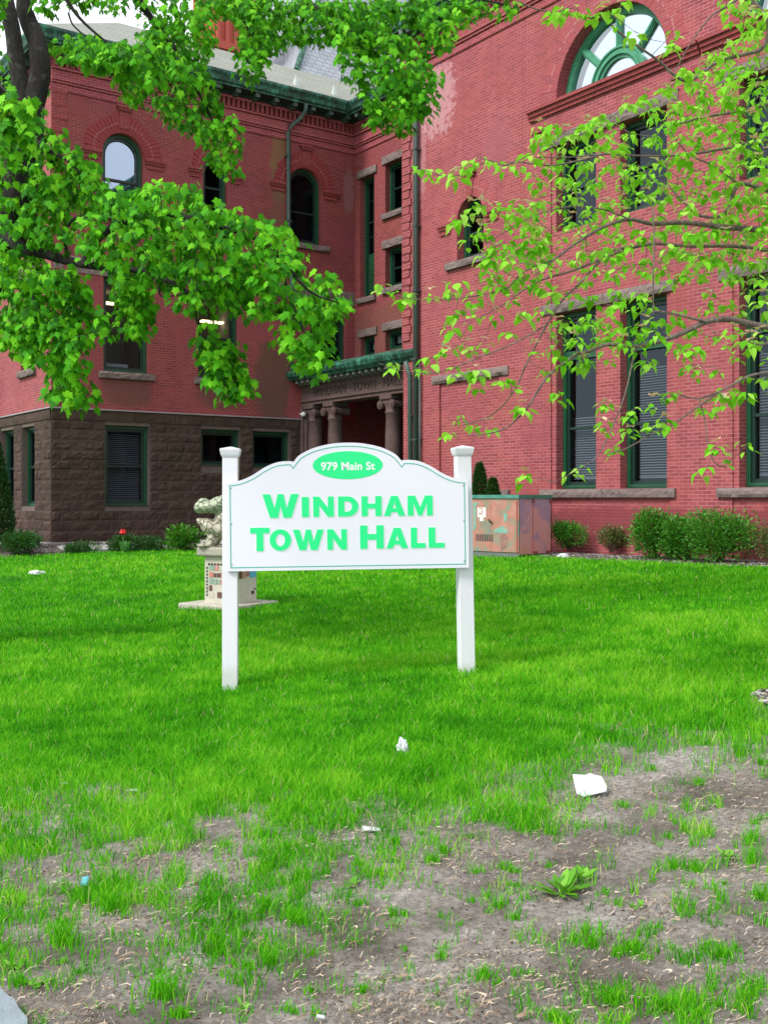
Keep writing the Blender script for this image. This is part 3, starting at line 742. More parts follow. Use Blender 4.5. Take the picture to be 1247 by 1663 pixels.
# louvred dormer / belfry base seen above the right roof
do = MB(); do.box((-2.2, 5.2, 15), (.4, 8, 20.5)); dorm = do.build('belfry', simple('belfry_cream', (.62, .60, .34), (.55, .5, .3), 2, .7), hall)
do = MB()
for k in range(9): do.box((.4, 6.0, 16.6 + k * .4), (.46, 7.3, 16.85 + k * .4))
do.build('louvre', simple('louvre_grey', (.3, .34, .36), None, 2, .7), dorm)

# --- downpipes
def pipe(name, F, pts, r=.055, mat=None, brk=()):
    mb = MB(); mb.tube([F.p(u, z, d) for u, z, d in pts], r, 10)
    o = mb.build(name, mat or M_PIPE, hall, smooth=True)
    for (u, z) in brk:
        m = MB(); F.box(m, u - .09, u + .09, z - .02, z + .02, 0, .18); m.build('pipe_clamp', M_PIPE, o)
pipe('downpipe', FA, [(-2.05, 13.12, .5), (-2.05, 12.95, .48), (-2.12, 12.75, .35), (-2.38, 12.5, .16), (-2.42, 12.3, .12), (-2.42, 9.4, .12), (-2.36, 9.1, .12), (-2.25, 8.9, .11), (-2.30, 8.6, .11), (-2.30, 5.2, .11)], .06, simple('green_pipe', (.07, .13, .11), (.05, .08, .075), 4, .5), [(-2.42, 11.6), (-2.42, 9.7), (-2.3, 7.)])
pipe('downpipe', FB, [(6.2, 13.12, .5), (6.2, 12.9, .45), (6.22, 12.5, .18), (6.24, 12.2, .12), (6.3, 12.0, .11), (6.3, .3, .11)], .07, None, [(6.3, 10.2), (6.3, 8.3), (6.3, 6.7), (6.3, 5.), (6.3, 3.)])
pipe('downpipe', FB, [(6.12, 4.95, .3), (6.1, 4.6, .14), (6.1, .3, .12)], .06, simple('green_pipe', (.07, .13, .11)), [(6.1, 3.6)])
pipe('downpipe', FB, [(6.42, 4.9, .08), (6.42, .3, .08)], .025)
pipe('downpipe', FL, [(-4.6, 13, .3), (-4.6, .3, .1)], .06)

# --- the porch
FP = WF((0, -1.9, 0), (1, 0, 0))
porch = MB(); FP.box(porch, -.02, 5.63, 4.30, 4.40, -.5, .0); FP.box(porch, -.02, 5.63, 4.40, 4.44, -.5, .05); FP.box(porch, -.02, 5.63, 4.44, 4.84, -.5, .0); FP.box(porch, -.02, 5.63, 4.84, 4.90, -.5, .05)
M_PS = stone('porch_brownstone', (.105, .066, .062), (.145, .095, .088))  # stone colour lowered to deepen the porch shadow
po = porch.build('porch', M_PS, hall)
mb = MB()
prof = [(.06, 4.90), (.10, 4.98), (.42, 5.0), (.46, 5.06), (.52, 5.10), (.57, 5.20), (.57, 5.25), (.1, 5.42), (-1.0, 5.66), (-1.88, 5.78)]
def pz(u0, u1, e0, e1, j0, j1, mb):
    for j in range(j0, j1):
        (d0, z0), (d1, z1) = prof[j], prof[j + 1]
        mb.face([FP.p(u0, z0, d0), FP.p(u1, z0, d0), FP.p(u1, z1, d1), FP.p(u0, z1, d1)])
pz(.04, 6.25, 0, 0, 2, 7, mb); pz(.04, 6.25, 0, 0, 7, 9, mb)
for u in (.04, 6.25): mb.face([FP.p(u, z, d) for d, z in prof[2:8]] + [FP.p(u, 5.0, .0)])
mb.build('porch_roof', M_COPPER, po)
mb = MB(); pz(.04, 6.25, 0, 0, 0, 2, mb); mb.build('porch_soffit', M_SOFF, po)
for k in range(19):
    m = MB(); u = .3 + k * .3; FP.box(m, u - .05, u + .05, 4.915, 4.995, .10, .36); FP.box(m, u - .03, u + .03, 4.87, 4.915, .10, .28); m.build('bracket', simple('bracket_stone', (.20, .21, .20), None, 5, .6), po)
def column(u, dd=-.26, half=False):
    c = FP.p(u, 0, dd); m = MB()
    pr = [(0.30, .75), (.30, .85), (.27, .87), (.27, .95), (.235, 1.0), (.235, 1.8), (.23, 2.6), (.215, 3.3), (.20, 3.80), (.225, 3.82), (.225, 3.86), (.205, 3.87), (.205, 3.98), (.25, 4.08)]
    n = 24; base_ = len(m.v)
    for r, z in pr: m.v.extend([(c.x + r * math.cos(2 * math.pi * k / n), c.y + r * math.sin(2 * math.pi * k / n), z) for k in range(n)])
    for i in range(len(pr) - 1):
        for k in range(n): k2 = (k + 1) % n; m.f.append((base_ + i * n + k, base_ + i * n + k2, base_ + (i + 1) * n + k2, base_ + (i + 1) * n + k)); m.uv.append([(0, 0)] * 4)
    col_ = m.build('column', M_PS, po, smooth=True)
    m = MB(); m.box((c.x - .27, c.y - .27, 4.19), (c.x + .27, c.y + .27, 4.30)); m.box((c.x - .22, c.y - .22, 4.08), (c.x + .22, c.y + .22, 4.19)); m.build('capital', M_PS, col_)
    for sx in (-1, 1):
        m = MB()
        m.tube([(c.x + sx * .27, c.y - .26, 4.05), (c.x + sx * .27, c.y - .1, 4.05), (c.x + sx * .27, c.y + .1, 4.05), (c.x + sx * .27, c.y + .26, 4.05)], [.12, .085, .085, .12], 20)
        m.tube([(c.x + sx * .27, c.y - .285, 4.05), (c.x + sx * .27, c.y - .255, 4.05)], [.075, .075], 16); m.tube([(c.x + sx * .27, c.y - .30, 4.05), (c.x + sx * .27, c.y - .28, 4.05)], [.03, .03], 12)
        m.build('volute', M_PS, col_)
for u in (.38, 1.45, 4.3): column(u)
mb = MB(); FP.box(mb, 5.12, 5.63, .3, 4.3, -.5, -.02); mb.build('brick_pier', M_BRB, po)
mb = MB(); FP.box(mb, -.02, .2, .3, 4.3, -.55, -.04); FA.box(mb, -1.95, -1.45, .3, 4.3, 0, .12); mb.build('stone_pier', M_PS, po)
mb = MB(); FP.box(mb, -.02, 5.6, .3, .75, -4.0, .1)
for k in range(3): FP.box(mb, .6, 4.9, .2, .6 - k * .15, .1, .4 + k * .3)
mb.build('porch_steps', M_STONE2, po)
# porch interior: brick back wall and sides with a dark doorway
mb = MB()
def quad(mb, a, b, c, d): mb.face([a, b, c, d], [(0, 0), (5, 0), (5, 4), (0, 4)])
quad(mb, (0, 2.2, .3), (5.6, 2.2, .3), (5.6, 2.2, 4.6), (0, 2.2, 4.6)); quad(mb, (0, -1.4, .3), (0, 2.2, .3), (0, 2.2, 4.6), (0, -1.4, 4.6)); quad(mb, (5.6, 2.2, .3), (5.6, -1.8, .3), (5.6, -1.8, 4.6), (5.6, 2.2, 4.6))
mb.build('porch_back_wall', M_BRC, po)
mb = MB(); quad(mb, (0, -1.9, 4.6), (5.6, -1.9, 4.6), (5.6, 2.2, 4.6), (0, 2.2, 4.6)); mb.build('porch_ceiling', simple('porch_ceiling_dark', (.05, .035, .03)), po)
for x0 in (1.8, 3.6):
    mb = MB(); mb.box((x0, 2.05, .75), (x0 + 1.2, 2.19, 3.4)); dr = mb.build('door', M_SASH, po)
    mb = MB(); mb.box((x0 + .15, 2.0, 1.6), (x0 + 1.05, 2.049, 3.2)); mb.build('door_glass', M_DARK, dr)
mb = MB(); mb.box((5.45, -1.3, .75), (5.59, .2, 3.4)); mb.build('door', M_SASH, po)

# carved lettering on the porch
def textmesh(body, size, name, mat, parent, M, extrude=.01, offset=0, sx=1, align='CENTER', spacing=1):
    cu = bpy.data.curves.new('tmp', 'FONT'); cu.body = body; cu.size = size; cu.extrude = extrude; cu.offset = offset; cu.align_x = align; cu.space_character = spacing; cu.resolution_u = 4
    o = bpy.data.objects.new('tmp', cu); COL.objects.link(o); dg = bpy.context.evaluated_depsgraph_get()
    me = bpy.data.meshes.new_from_object(o.evaluated_get(dg)); bpy.data.objects.remove(o); bpy.data.curves.remove(cu)
    me.transform(Matrix.Diagonal((sx, 1, 1, 1))); me.transform(M); me.materials.clear(); me.materials.append(mat)
    r = bpy.data.objects.new(name, me); COL.objects.link(r); r.parent = parent; return r
M_CARVE = simple('carved_letter_stone', (.075, .048, .045), None, 6, .9)
Mt = Matrix.Translation(FP.p(2.85, 4.52, .005)) @ Matrix.Rotation(math.pi / 2, 4, 'X')
textmesh('WINDHAM · TOWN · HALL', .33, 'inscription', M_CARVE, po, Mt, .02, 0, 1.02, spacing=1.08)

# ------------------------------------------------------------ security camera on the wing wall
sc = empty('security_camera', b2w(.16, -1.95, 4.0), math.atan2(-.8157, .5786), label='small white dome camera fixed to the brick wall beside the porch', cat='camera')
m = MB(); m.tube([(-.16, 0, .05), (0, 0, .05)], .03, 10); m.build('bracket_arm', M_WHITE, sc)
bm = bmesh.new(); bmesh.ops.create_uvsphere(bm, u_segments=20, v_segments=12, radius=.075); me = bpy.data.meshes.new('housing'); bm.to_mesh(me); bm.free(); me.materials.append(M_WHITE)
o = bpy.data.objects.new('housing', me); COL.objects.link(o); o.parent = sc; me.polygons.foreach_set('use_smooth', [True] * len(me.polygons)); o.location = (.03, 0, .03)
m = MB(); m.tube([(.03, 0, -.055), (.03, 0, -.005)], [.03, .06], 16); m.build('lens', M_SASH, sc, smooth=True)

# ------------------------------------------------------------ ground, lawn and bare soil
BARE = [(0, 1330), (150, 1290), (300, 1300), (480, 1310), (620, 1345), (760, 1330), (880, 1305), (950, 1285), (1040, 1240), (1140, 1215), (1247, 1195)]
_bx = []; _by = []
for px, py in BARE:
    q = gp(px, py); _bx.append((px - CX) / F_PX); _by.append(q.y - (.45 if px < 500 else 0))
def cover(X, Y):
    """share of grass on the ground, 0 bare .. 1 lawn"""
    r = X / np.maximum(Y, 1)
    e = np.interp(r, _bx, _by)
    n = fbm(X * 1.4, Y * 1.4, 21, 4) - .5
    n2 = fbm(X * 4.5, Y * 4.5, 33, 3) - .5
    n3 = fbm(X * 12, Y * 12, 43, 3) - .5
    c = np.clip((Y - e + n * 2.0 + n2 * 1.6 + n3 * 1.5) / 1.5 + .36, 0, 1)
    left = np.clip((.03 - r) / .12, 0, 1) * np.clip((Y - 3.35) / .9, 0, 1)
    right = np.clip((r - .16) / .12, 0, 1)
    tuft = np.clip((n2 * .7 + n3 * 1.9 + n * .5 - .30) * 4, 0, 1)
    thin = np.clip((n2 * .7 + n3 * 1.5 + n * .5 + .20) * 2.0, 0, 1)
    low = np.maximum(tuft * (.30 + .3 * right), thin * left * .75)
    return np.clip(np.maximum(c, low), 0, 1)
def is_lawn(X, Y):
    rx = X - BO.x; ry = Y - BO.y
    bx = rx * Q.x + ry * Q.y; by = rx * P.x + ry * P.y
    w = .25 * (fbm(X * .7, Y * .7, 8, 2) - .5)
    ok = (by < -3.75 + w) & ((bx > 1.9 + w) | (by < -13))
    mul = ((X - 2.68) / .27) ** 2 + ((Y - 7.12) / .30) ** 2 > 1 + w          # mulch ring at the right edge
    return ok & mul

xs = np.concatenate([np.linspace(-400, -20, 14)[:-1], np.linspace(-20, -5, 40)[:-1], np.linspace(-5, 5, 180)[:-1], np.linspace(5, 20, 40)[:-1], np.linspace(20, 400, 14)])
ys = np.concatenate([np.linspace(-300, 1, 10)[:-1], np.linspace(1, 9, 200)[:-1], np.linspace(9, 40, 110)[:-1], np.linspace(40, 600, 14)])
GX, GY = np.meshgrid(xs, ys); GZ = ground(GX, GY)
cv = cover(GX, GY) * is_lawn(GX, GY)
micro = (fbm(GX * 9, GY * 9, 40, 4) - .5) * .03 * (GY < 9) * (GY > 1)
GZ = GZ + micro - .004
Vg = np.stack([GX.ravel(), GY.ravel(), GZ.ravel()], 1)
ny, nx = GX.shape; I = np.arange(ny * nx).reshape(ny, nx)
Fg = np.stack([I[:-1, :-1].ravel(), I[:-1, 1:].ravel(), I[1:, 1:].ravel(), I[1:, :-1].ravel()], 1)
k = NT('soil'); v = k.coord(); at_ = k.n('ShaderNodeAttribute'); at_.attribute_name = 'cover'
n1 = k.noise(2.2, 6, v, .6); n2 = k.noise(34, 7, v, .78); n3 = k.noise(150, 4, v, .75)
c = k.ramp(n1, [(.34, (.125, .110, .094)), (.5, (.28, .257, .228)), (.66, (.44, .415, .38))])
c = k.mix(k.math('MULTIPLY', k.ramp(n2, [(.42, 1.), (.62, 0.)]), .6), c, (.07, .056, .046))
c = k.mix(k.math('MULTIPLY', k.ramp(n3, [(.55, 0.), (.75, 1.)]), .45), c, (.42, .37, .31))
c = k.mix(k.ramp(at_.outputs['Fac'], [(.35, 0.), (.95, .93)]), c, (.035, .20, .006))
k.l(c, k.b.inputs['Base Color']); k.b.inputs['Roughness'].default_value = .95; k.b.inputs['Specular IOR Level'].default_value = .2
k.bump(k.math('ADD', n2, k.math('MULTIPLY', n3, .5)), .9, .012)
g = npmesh('ground', Vg, [Fg], k.m, smooth=True, attr={'cover': cv.ravel()}); tag(g, kind='structure')

# mulch beds along the walls
def bed(name, pts, lift, mat):
    """strip in hall coordinates: list of (inner xy, outer xy)"""
    V = []; F = []; n = 7
    for a, b in pts:
        for j in range(n):
            t = j / (n - 1); x = a[0] * (1 - t) + b[0] * t; y = a[1] * (1 - t) + b[1] * t; w = b2w(x, y)
            gz = float(ground(w.x, w.y)); z = gz + .03 * math.sin(math.pi * min(1, t * 1.0)) - .02 * (t > .9) + (lift - gz) * (1 - t) ** 1.5 * (lift > 0) + U(-.012, .012)
            V.append((w.x, w.y, z))
    for i in range(len(pts) - 1):
        for j in range(n - 1): F.append((i * n + j, (i + 1) * n + j, (i + 1) * n + j + 1, i * n + j + 1))
    return npmesh(name, np.array(V), [np.array(F)], mat, smooth=True)
k = NT('mulch'); v = k.coord(); vo = k.n('ShaderNodeTexVoronoi'); vo.inputs['Scale'].default_value = 28; k.l(v, vo.inputs['Vector'])
c = k.mix(k.ramp(k.noise(14, 5, v, .7), [(.35, 0.), (.7, 1.)]), (.055, .04, .034), (.17, .145, .13)); c = k.mix(k.math('MULTIPLY', k.ramp(vo.outputs['Color'], [(.6, 0.), (.9, 1.)]), .5), c, (.33, .31, .29))
k.l(c, k.b.inputs['Base Color']); k.b.inputs['Roughness'].default_value = .95; k.bump(vo.outputs['Distance'], 1., .03); M_MULCH = k.m
b1 = bed('garden_bed', [((u, -2.29), (u, -3.85)) for u in np.linspace(5.7, 24, 60)], .40, M_MULCH); tag(b1, kind='structure')
b2 = bed('garden_bed', [((0, u), (2.05, u)) for u in np.linspace(-13.2, -2, 50)], .40, M_MULCH); tag(b2, kind='structure')
# mulch chips as loose stuff
def chips(name, pts, size, mat, flat=.35):
    n = len(pts); base_v = np.array([(-.5, -.3, 0), (.5, -.22, 0), (.42, .3, 0), (-.4, .34, 0), (0, 0, .35)])
    R = RNG.uniform(0, 2 * np.pi, n); s = size * RNG.uniform(.5, 1.4, n); V = np.zeros((n, 5, 3))
    el = RNG.uniform(.5, 1.6, n)
    for j in range(5):
        x = base_v[j, 0] * s * el; y = base_v[j, 1] * s; z = base_v[j, 2] * s * flat + RNG.uniform(-.15, .2, n) * s
        V[:, j, 0] = pts[:, 0] + x * np.cos(R) - y * np.sin(R); V[:, j, 1] = pts[:, 1] + x * np.sin(R) + y * np.cos(R); V[:, j, 2] = pts[:, 2] + z
    i = np.arange(n)[:, None] * 5
    T = np.concatenate([i + np.array([[a, (a + 1) % 4, 4]]) for a in range(4)])
    return npmesh(name, V.reshape(-1, 3), [T], mat)
k = NT('mulch_chips'); gg = k.n('ShaderNodeNewGeometry'); c = k.ramp(gg.outputs['Random Per Island'], [(0, (.05, .035, .03)), (.5, (.14, .11, .10)), (.8, (.27, .24, .23)), (1, (.5, .48, .47))]); k.l(c, k.b.inputs['Base Color']); k.b.inputs['Roughness'].default_value = .9; M_CHIP = k.m
L = []
for _ in range(9000):
    if random.random() < .75: u = U(8, 18.5); t = U(0, 1); w = b2w(u, -2.35 - t * 1.55)
    else: t = U(0, 1); w = b2w(.3 + t * 1.8, U(-10.5, -4))
    gz = float(ground(w.x, w.y)); L.append((w.x, w.y, gz + .03 * math.sin(math.pi * t) + (.40 - gz) * (1 - t) ** 1.5 + .01))
for _ in range(500):
    a = U(0, 6.28); r = U(0, 1) ** .5; x = 2.69 + .27 * r * math.cos(a); y = 7.12 + .29 * r * math.sin(a); L.append((x, y, float(ground(x, y)) + .02))
tag(chips('mulch_chips', np.array(L), .05, M_CHIP), 'grey brown mulch chips in the beds along the walls', 'mulch', kind='stuff')

# flat concrete slabs between the wing and the lawn
M_SLAB = simple('pale_slab', (.42, .42, .40), (.33, .33, .31), 4, .9, .4, .01)
for (a0, a1, b0, b1, lab) in ((-9.6, -8.3, .95, 1.75, 'long pale concrete slab lying in the bed at the wing corner, leftmost'), (-7.9, -6.9, .75, 1.6, 'pale flat slab in the bed left of the red tulip'), (-5.75, -5.0, .85, 1.6, 'pale flat slab in the bed between tulip clump and leafy plant')):
    w = b2w((b0 + b1) / 2, (a0 + a1) / 2); gz = float(ground(w.x, w.y)); t = ((b0 + b1) / 2) / 2.05
    zc = gz + .03 * math.sin(math.pi * t) + (.40 - gz) * (1 - t) ** 1.5
    m = MB(); m.box((-(b1 - b0) / 2, -(a1 - a0) / 2, -.04), ((b1 - b0) / 2, (a1 - a0) / 2, .05))
    o = m.build('paving_slab', M_SLAB, None, bevel=.01); o.location = (w.x, w.y, zc); o.rotation_euler = (0, math.radians(6), math.atan2(-.8157, .5786) + U(-.08, .08)); tag(o, lab, 'paving slab', 'slabs in the bed below the stone base')

# ------------------------------------------------------------ grass
def blades(name, X, Y, H, Wd, lean, tone, mat, z0=None):
    n = len(X); Z = ground(X, Y) - .008 if z0 is None else z0
    az = RNG.uniform(0, 2 * np.pi, n); face = RNG.uniform(-.9, .9, n)
    dx, dy = np.cos(az) * lean * H, np.sin(az) * lean * H * .6
    sx, sy = np.cos(face) * Wd, np.sin(face) * Wd
    V = np.zeros((n, 5, 3))
    V[:, 0] = np.stack([X - sx, Y - sy, Z], 1); V[:, 1] = np.stack([X + sx, Y + sy, Z], 1)
    V[:, 2] = np.stack([X + sx * .8 + dx * .35, Y + sy * .8 + dy * .35, Z + H * .6], 1); V[:, 3] = np.stack([X - sx * .8 + dx * .35, Y - sy * .8 + dy * .35, Z + H * .6], 1)
    V[:, 4] = np.stack([X + dx, Y + dy, Z + H * np.sqrt(np.clip(1 - (lean * .6) ** 2, .2, 1))], 1)
    i = np.arange(n)[:, None] * 5
    return npmesh(name, V.reshape(-1, 3), [i + np.array([[0, 1, 2, 3]]), i + np.array([[3, 2, 4]])], mat, attr={'tone': np.repeat(tone, 5)})
k = NT('grass_blade'); a_ = k.n('ShaderNodeAttribute'); a_.attribute_name = 'tone'
c = k.ramp(a_.outputs['Fac'], [(0, (.022, .15, .003)), (.35, (.050, .31, .004)), (.7, (.105, .47, .006)), (.93, (.27, .60, .03)), (1, (.55, .52, .25))])
k.l(c, k.b.inputs['Base Color']); k.b.inputs['Roughness'].default_value = .65; k.b.inputs['Specular IOR Level'].default_value = .12
tr = k.n('ShaderNodeBsdfTranslucent'); k.l(c, tr.inputs[0]); mx = k.n('ShaderNodeMixShader'); mx.inputs[0].default_value = .3
k.l(k.b.outputs[0], mx.inputs[1]); k.l(tr.outputs[0], mx.inputs[2]); k.l(mx.outputs[0], k.t.nodes['Material Output'].inputs['Surface']); M_BLADE = k.m
def sample(n, y0, y1, e):
    u = RNG.uniform(0, 1, n); q = 2 - e
    Y = (y0 ** q + u * (y1 ** q - y0 ** q)) ** (1 / q)
    X = RNG.uniform(-1, 1, n) * (.365 * Y + .9); return X, Y
X, Y = sample(900000, 2.9, 27.5, 2.9)
cvr = cover(X, Y); keep = is_lawn(X, Y) & (RNG.uniform(0, 1, len(X)) < cvr ** 1.5 * np.where(cvr < .95, .7, 1))
X, Y, cvr = X[keep], Y[keep], cvr[keep]
lump = fbm(X * 1.1, Y * 1.1, 51, 3); fine = fbm(X * 5, Y * 7, 57, 3)
H = (.035 + .05 * lump + .025 * fine) * np.interp(Y, [3, 6, 9, 14, 27], [.8, 1.0, .95, .85, .9]) * RNG.uniform(.35, 1.35, len(X)) * np.interp(Y, [10, 26], [1, 1.0])
Wd = .0019 * np.interp(Y, [3, 6, 10, 18, 28], [.8, 1.0, 1.7, 3.0, 4.6]) * RNG.uniform(.7, 1.3, len(X))
big = fbm(X * .35, Y * .35, 61, 3)
patch = fbm(X * .16, Y * .3, 71, 3)
tone = np.clip(.10 + .5 * (lump - .5) + .8 * (fine - .5) + .25 * (big - .5) + .35 * (patch - .5) + RNG.normal(.46, .17, len(X)), .02, .93)
tone = np.where(RNG.uniform(0, 1, len(X)) < .012 + .03 * (cvr < .9), 1.0, tone)
gr = blades('lawn_grass', X, Y, H, Wd, RNG.uniform(.15, .9, len(X)), tone, M_BLADE)
tag(gr, 'bright green lawn grass, thinning to bare soil at the front', 'grass', kind='stuff')

# distinct tufts on the bare soil
tx, ty, th, tt = [], [], [], []
TUFTS = [(845, 1335, .05, 60), (1060, 1250, .04, 50), (785, 1590, .055, 80), (1095, 1410, .06, 70), (1130, 1415, .06, 80), (1225, 1370, .10, 50), (1220, 1400, .08, 80), (1235, 1460, .07, 90), (1165, 1555, .05, 60), (950, 1520, .06, 60), (960, 1535, .05, 80),
         (990, 1630, .05, 120), (1080, 1640, .05, 120), (1140, 1650, .04, 80), (900, 1655, .04, 80), (265, 1620, .09, 120), (440, 1565, .055, 110), (355, 1545, .10, 120), (480, 1500, .06, 140), (590, 1610, .04, 70), (295, 1650, .04, 90), (100, 1530, .08, 110), (180, 1480, .09, 120), (430, 1480, .08, 90), (150, 1375, .07, 70), (205, 1320, .06, 60), (1135, 1275, .05, 70), (1010, 1310, .04, 60), (640, 1370, .05, 50), (700, 1400, .05, 90), (720, 1385, .06, 60), (1200, 1225, .08, 90), (1235, 1240, .06, 60), (860, 1585, .03, 50), (1170, 1635, .03, 60), (30, 1600, .05, 70)]
for _ in range(160): TUFTS.append((U(0, 1247), U(1290, 1660), U(.018, .045), int(U(10, 45))))
for px, py, h, n in TUFTS:
    q = gp(px, py)
    for _ in range(n):
        r = abs(random.gauss(0, .022)) * (h / .05) ** .5; a = U(0, 6.28); tx.append(q.x + r * math.cos(a) * 1.3); ty.append(q.y + r * math.sin(a)); th.append(h * U(.5, 1.3)); tt.append(U(.35, .85))
tf = blades('grass_tufts', np.array(tx), np.array(ty), np.array(th), np.full(len(tx), .0017), RNG.uniform(.1, 1.1, len(tx)), np.array(tt), M_BLADE)
tag(tf, 'small grass tufts standing apart on the bare soil', 'grass', kind='stuff')

# dry straw, roots and dead leaf crumbs on the bare soil
n = 42000; X, Y = sample(n, 2.9, 7.5, 1.9); ok = RNG.uniform(0, 1, n) > cover(X, Y) * .85; X, Y = X[ok], Y[ok]; n = len(X)
cl = fbm(X * 3, Y * 3, 91, 3); ok = RNG.uniform(.2, .75, n) < cl; X, Y = X[ok], Y[ok]; n = len(X)
A = RNG.uniform(0, np.pi, n); Ls = RNG.uniform(.005, .032, n) * RNG.uniform(.3, 1.2, n); Wd = RNG.uniform(.0004, .0012, n); B = A + RNG.uniform(-1.1, 1.1, n)
Z = ground(X, Y) + .004 + (fbm(X * 9, Y * 9, 40, 4) - .5) * .03
V = np.zeros((n, 6, 3)); c_, s_ = np.cos(A), np.sin(A); c2, s2 = np.cos(B), np.sin(B)
V[:, 0] = np.stack([X - c_ * Ls + s_ * Wd, Y - s_ * Ls - c_ * Wd, Z], 1); V[:, 1] = np.stack([X - c_ * Ls - s_ * Wd, Y - s_ * Ls + c_ * Wd, Z], 1)
V[:, 2] = np.stack([X - s_ * Wd, Y + c_ * Wd, Z + .008], 1); V[:, 3] = np.stack([X + s_ * Wd, Y - c_ * Wd, Z + .006], 1)
V[:, 4] = np.stack([X + c2 * Ls - s2 * Wd, Y + s2 * Ls + c2 * Wd, Z + RNG.uniform(0, .012, n)], 1); V[:, 5] = np.stack([X + c2 * Ls + s2 * Wd, Y + s2 * Ls - c2 * Wd, Z + RNG.uniform(0, .01, n)], 1)
i = np.arange(n)[:, None] * 6
k = NT('straw'); gg = k.n('ShaderNodeNewGeometry'); c = k.ramp(gg.outputs['Random Per Island'], [(0, (.10, .06, .045)), (.35, (.26, .19, .13)), (.75, (.46, .36, .25)), (1, (.60, .52, .42))]); k.l(c, k.b.inputs['Base Color']); k.b.inputs['Roughness'].default_value = .8
tag(npmesh('dry_straw', V.reshape(-1, 3), [i + np.array([[0, 3, 2, 1]]), i + np.array([[3, 5, 4, 2]])], k.m), 'dry straw and dead roots scattered over the bare soil', 'straw', kind='stuff')
n = 26000; X, Y = sample(n, 2.9, 7.2, 1.9); ok = (RNG.uniform(0, 1, n) > cover(X, Y)) & (RNG.uniform(.25, .7, n) < fbm(X * 2.5, Y * 2.5, 97, 3)); X, Y = X[ok], Y[ok]
k = NT('soil_crumbs'); gg = k.n('ShaderNodeNewGeometry'); c = k.ramp(gg.outputs['Random Per Island'], [(0, (.045, .03, .028)), (.6, (.12, .085, .07)), (.85, (.26, .18, .12)), (1, (.42, .38, .34))]); k.l(c, k.b.inputs['Base Color']); k.b.inputs['Roughness'].default_value = .9
tag(chips('soil_crumbs', np.stack([X, Y, ground(X, Y) + (fbm(X * 9, Y * 9, 40, 4) - .5) * .03], 1), .008, k.m, .8), 'dark crumbs and leaf bits scattered over the bare soil', 'debris', kind='stuff')

# ------------------------------------------------------------ the sign
import_sign = True
sg = empty('town_hall_sign', gp(565, 1110), 0, label='white two-post sign reading WINDHAM TOWN HALL, 979 Main St in green', cat='sign')
SC = .001706 * .985
PY = 8.22
# panel frame: local x right, y up along panel, thickness towards the camera; small roll
PM = Matrix.Translation(at(566.5, 925, PY)) @ Matrix.Rotation(math.radians(-3.0), 4, 'Z').inverted() @ Matrix.Rotation(math.radians(-.72), 4, 'Y') @ Matrix.Rotation(math.pi / 2, 4, 'X')
inv = Matrix.Translation(sg.location).inverted(); PM = inv @ PM
def panel_top(ins=0):
    """right half profile then mirrored; px units around centre line, y measured from the bottom line"""
    R_ = [(0, 569), (70, 565), (150, 547), (212, 517), (238, 490), (243, 484)]
    R2 = [(246, 488), (275, 489), (320, 483), (370, 462), (425, 428), (470, 408), (505, 400), (541, 398)]
    def sm(pts, n=5):
        out = []
        for i in range(len(pts) - 1):
            p0 = pts[max(i - 1, 0)]; p1 = pts[i]; p2 = pts[i + 1]; p3 = pts[min(i + 2, len(pts) - 1)]
            for j in range(n):
                t = j / n
                out.append(tuple(.5 * ((2 * p1[k]) + (-p0[k] + p2[k]) * t + (2 * p0[k] - 5 * p1[k] + 4 * p2[k] - p3[k]) * t * t + (-p0[k] + 3 * p1[k] - 3 * p2[k] + p3[k]) * t ** 3) for k in (0, 1)))
        return out + [pts[-1]]
    r = sm([(-70, 565)] + R_)[5:] + sm(R2)
    return r
half = panel_top(); prof_ = [(x, y) for x, y in half] + [(541, 0), (-541, 0)] + [(-x, y) for x, y in reversed(half)][:-1]
def offset(poly, d):
    n = len(poly); out = []
    for i in range(n):
        p0 = Vector(poly[i - 1]); p1 = Vector(poly[i]); p2 = Vector(poly[(i + 1) % n])
        a = (p1 - p0).normalized(); b = (p2 - p1).normalized(); m = Vector((a.y + b.y, -a.x - b.x)) 
        m = m / max(.35, 1 + a.dot(b)); out.append((p1.x + m.x * d, p1.y + m.y * d))
    return out
def flat(mb, outer, holes, z0, z1, M):
    v, t = tri_poly(outer, holes)
    for f in t: mb.face([M @ Vector((v[i].x * SC, v[i].y * SC, z1)) for i in f])
    for lp in [outer] + list(holes):
        for i in range(len(lp)):
            a = lp[i]; b = lp[(i + 1) % len(lp)]
            mb.face([M @ Vector((a[0] * SC, a[1] * SC, z0)), M @ Vector((b[0] * SC, b[1] * SC, z0)), M @ Vector((b[0] * SC, b[1] * SC, z1)), M @ Vector((a[0] * SC, a[1] * SC, z1))])
    for f in t: mb.face([M @ Vector((v[i].x * SC, v[i].y * SC, z0)) for i in reversed(f)])
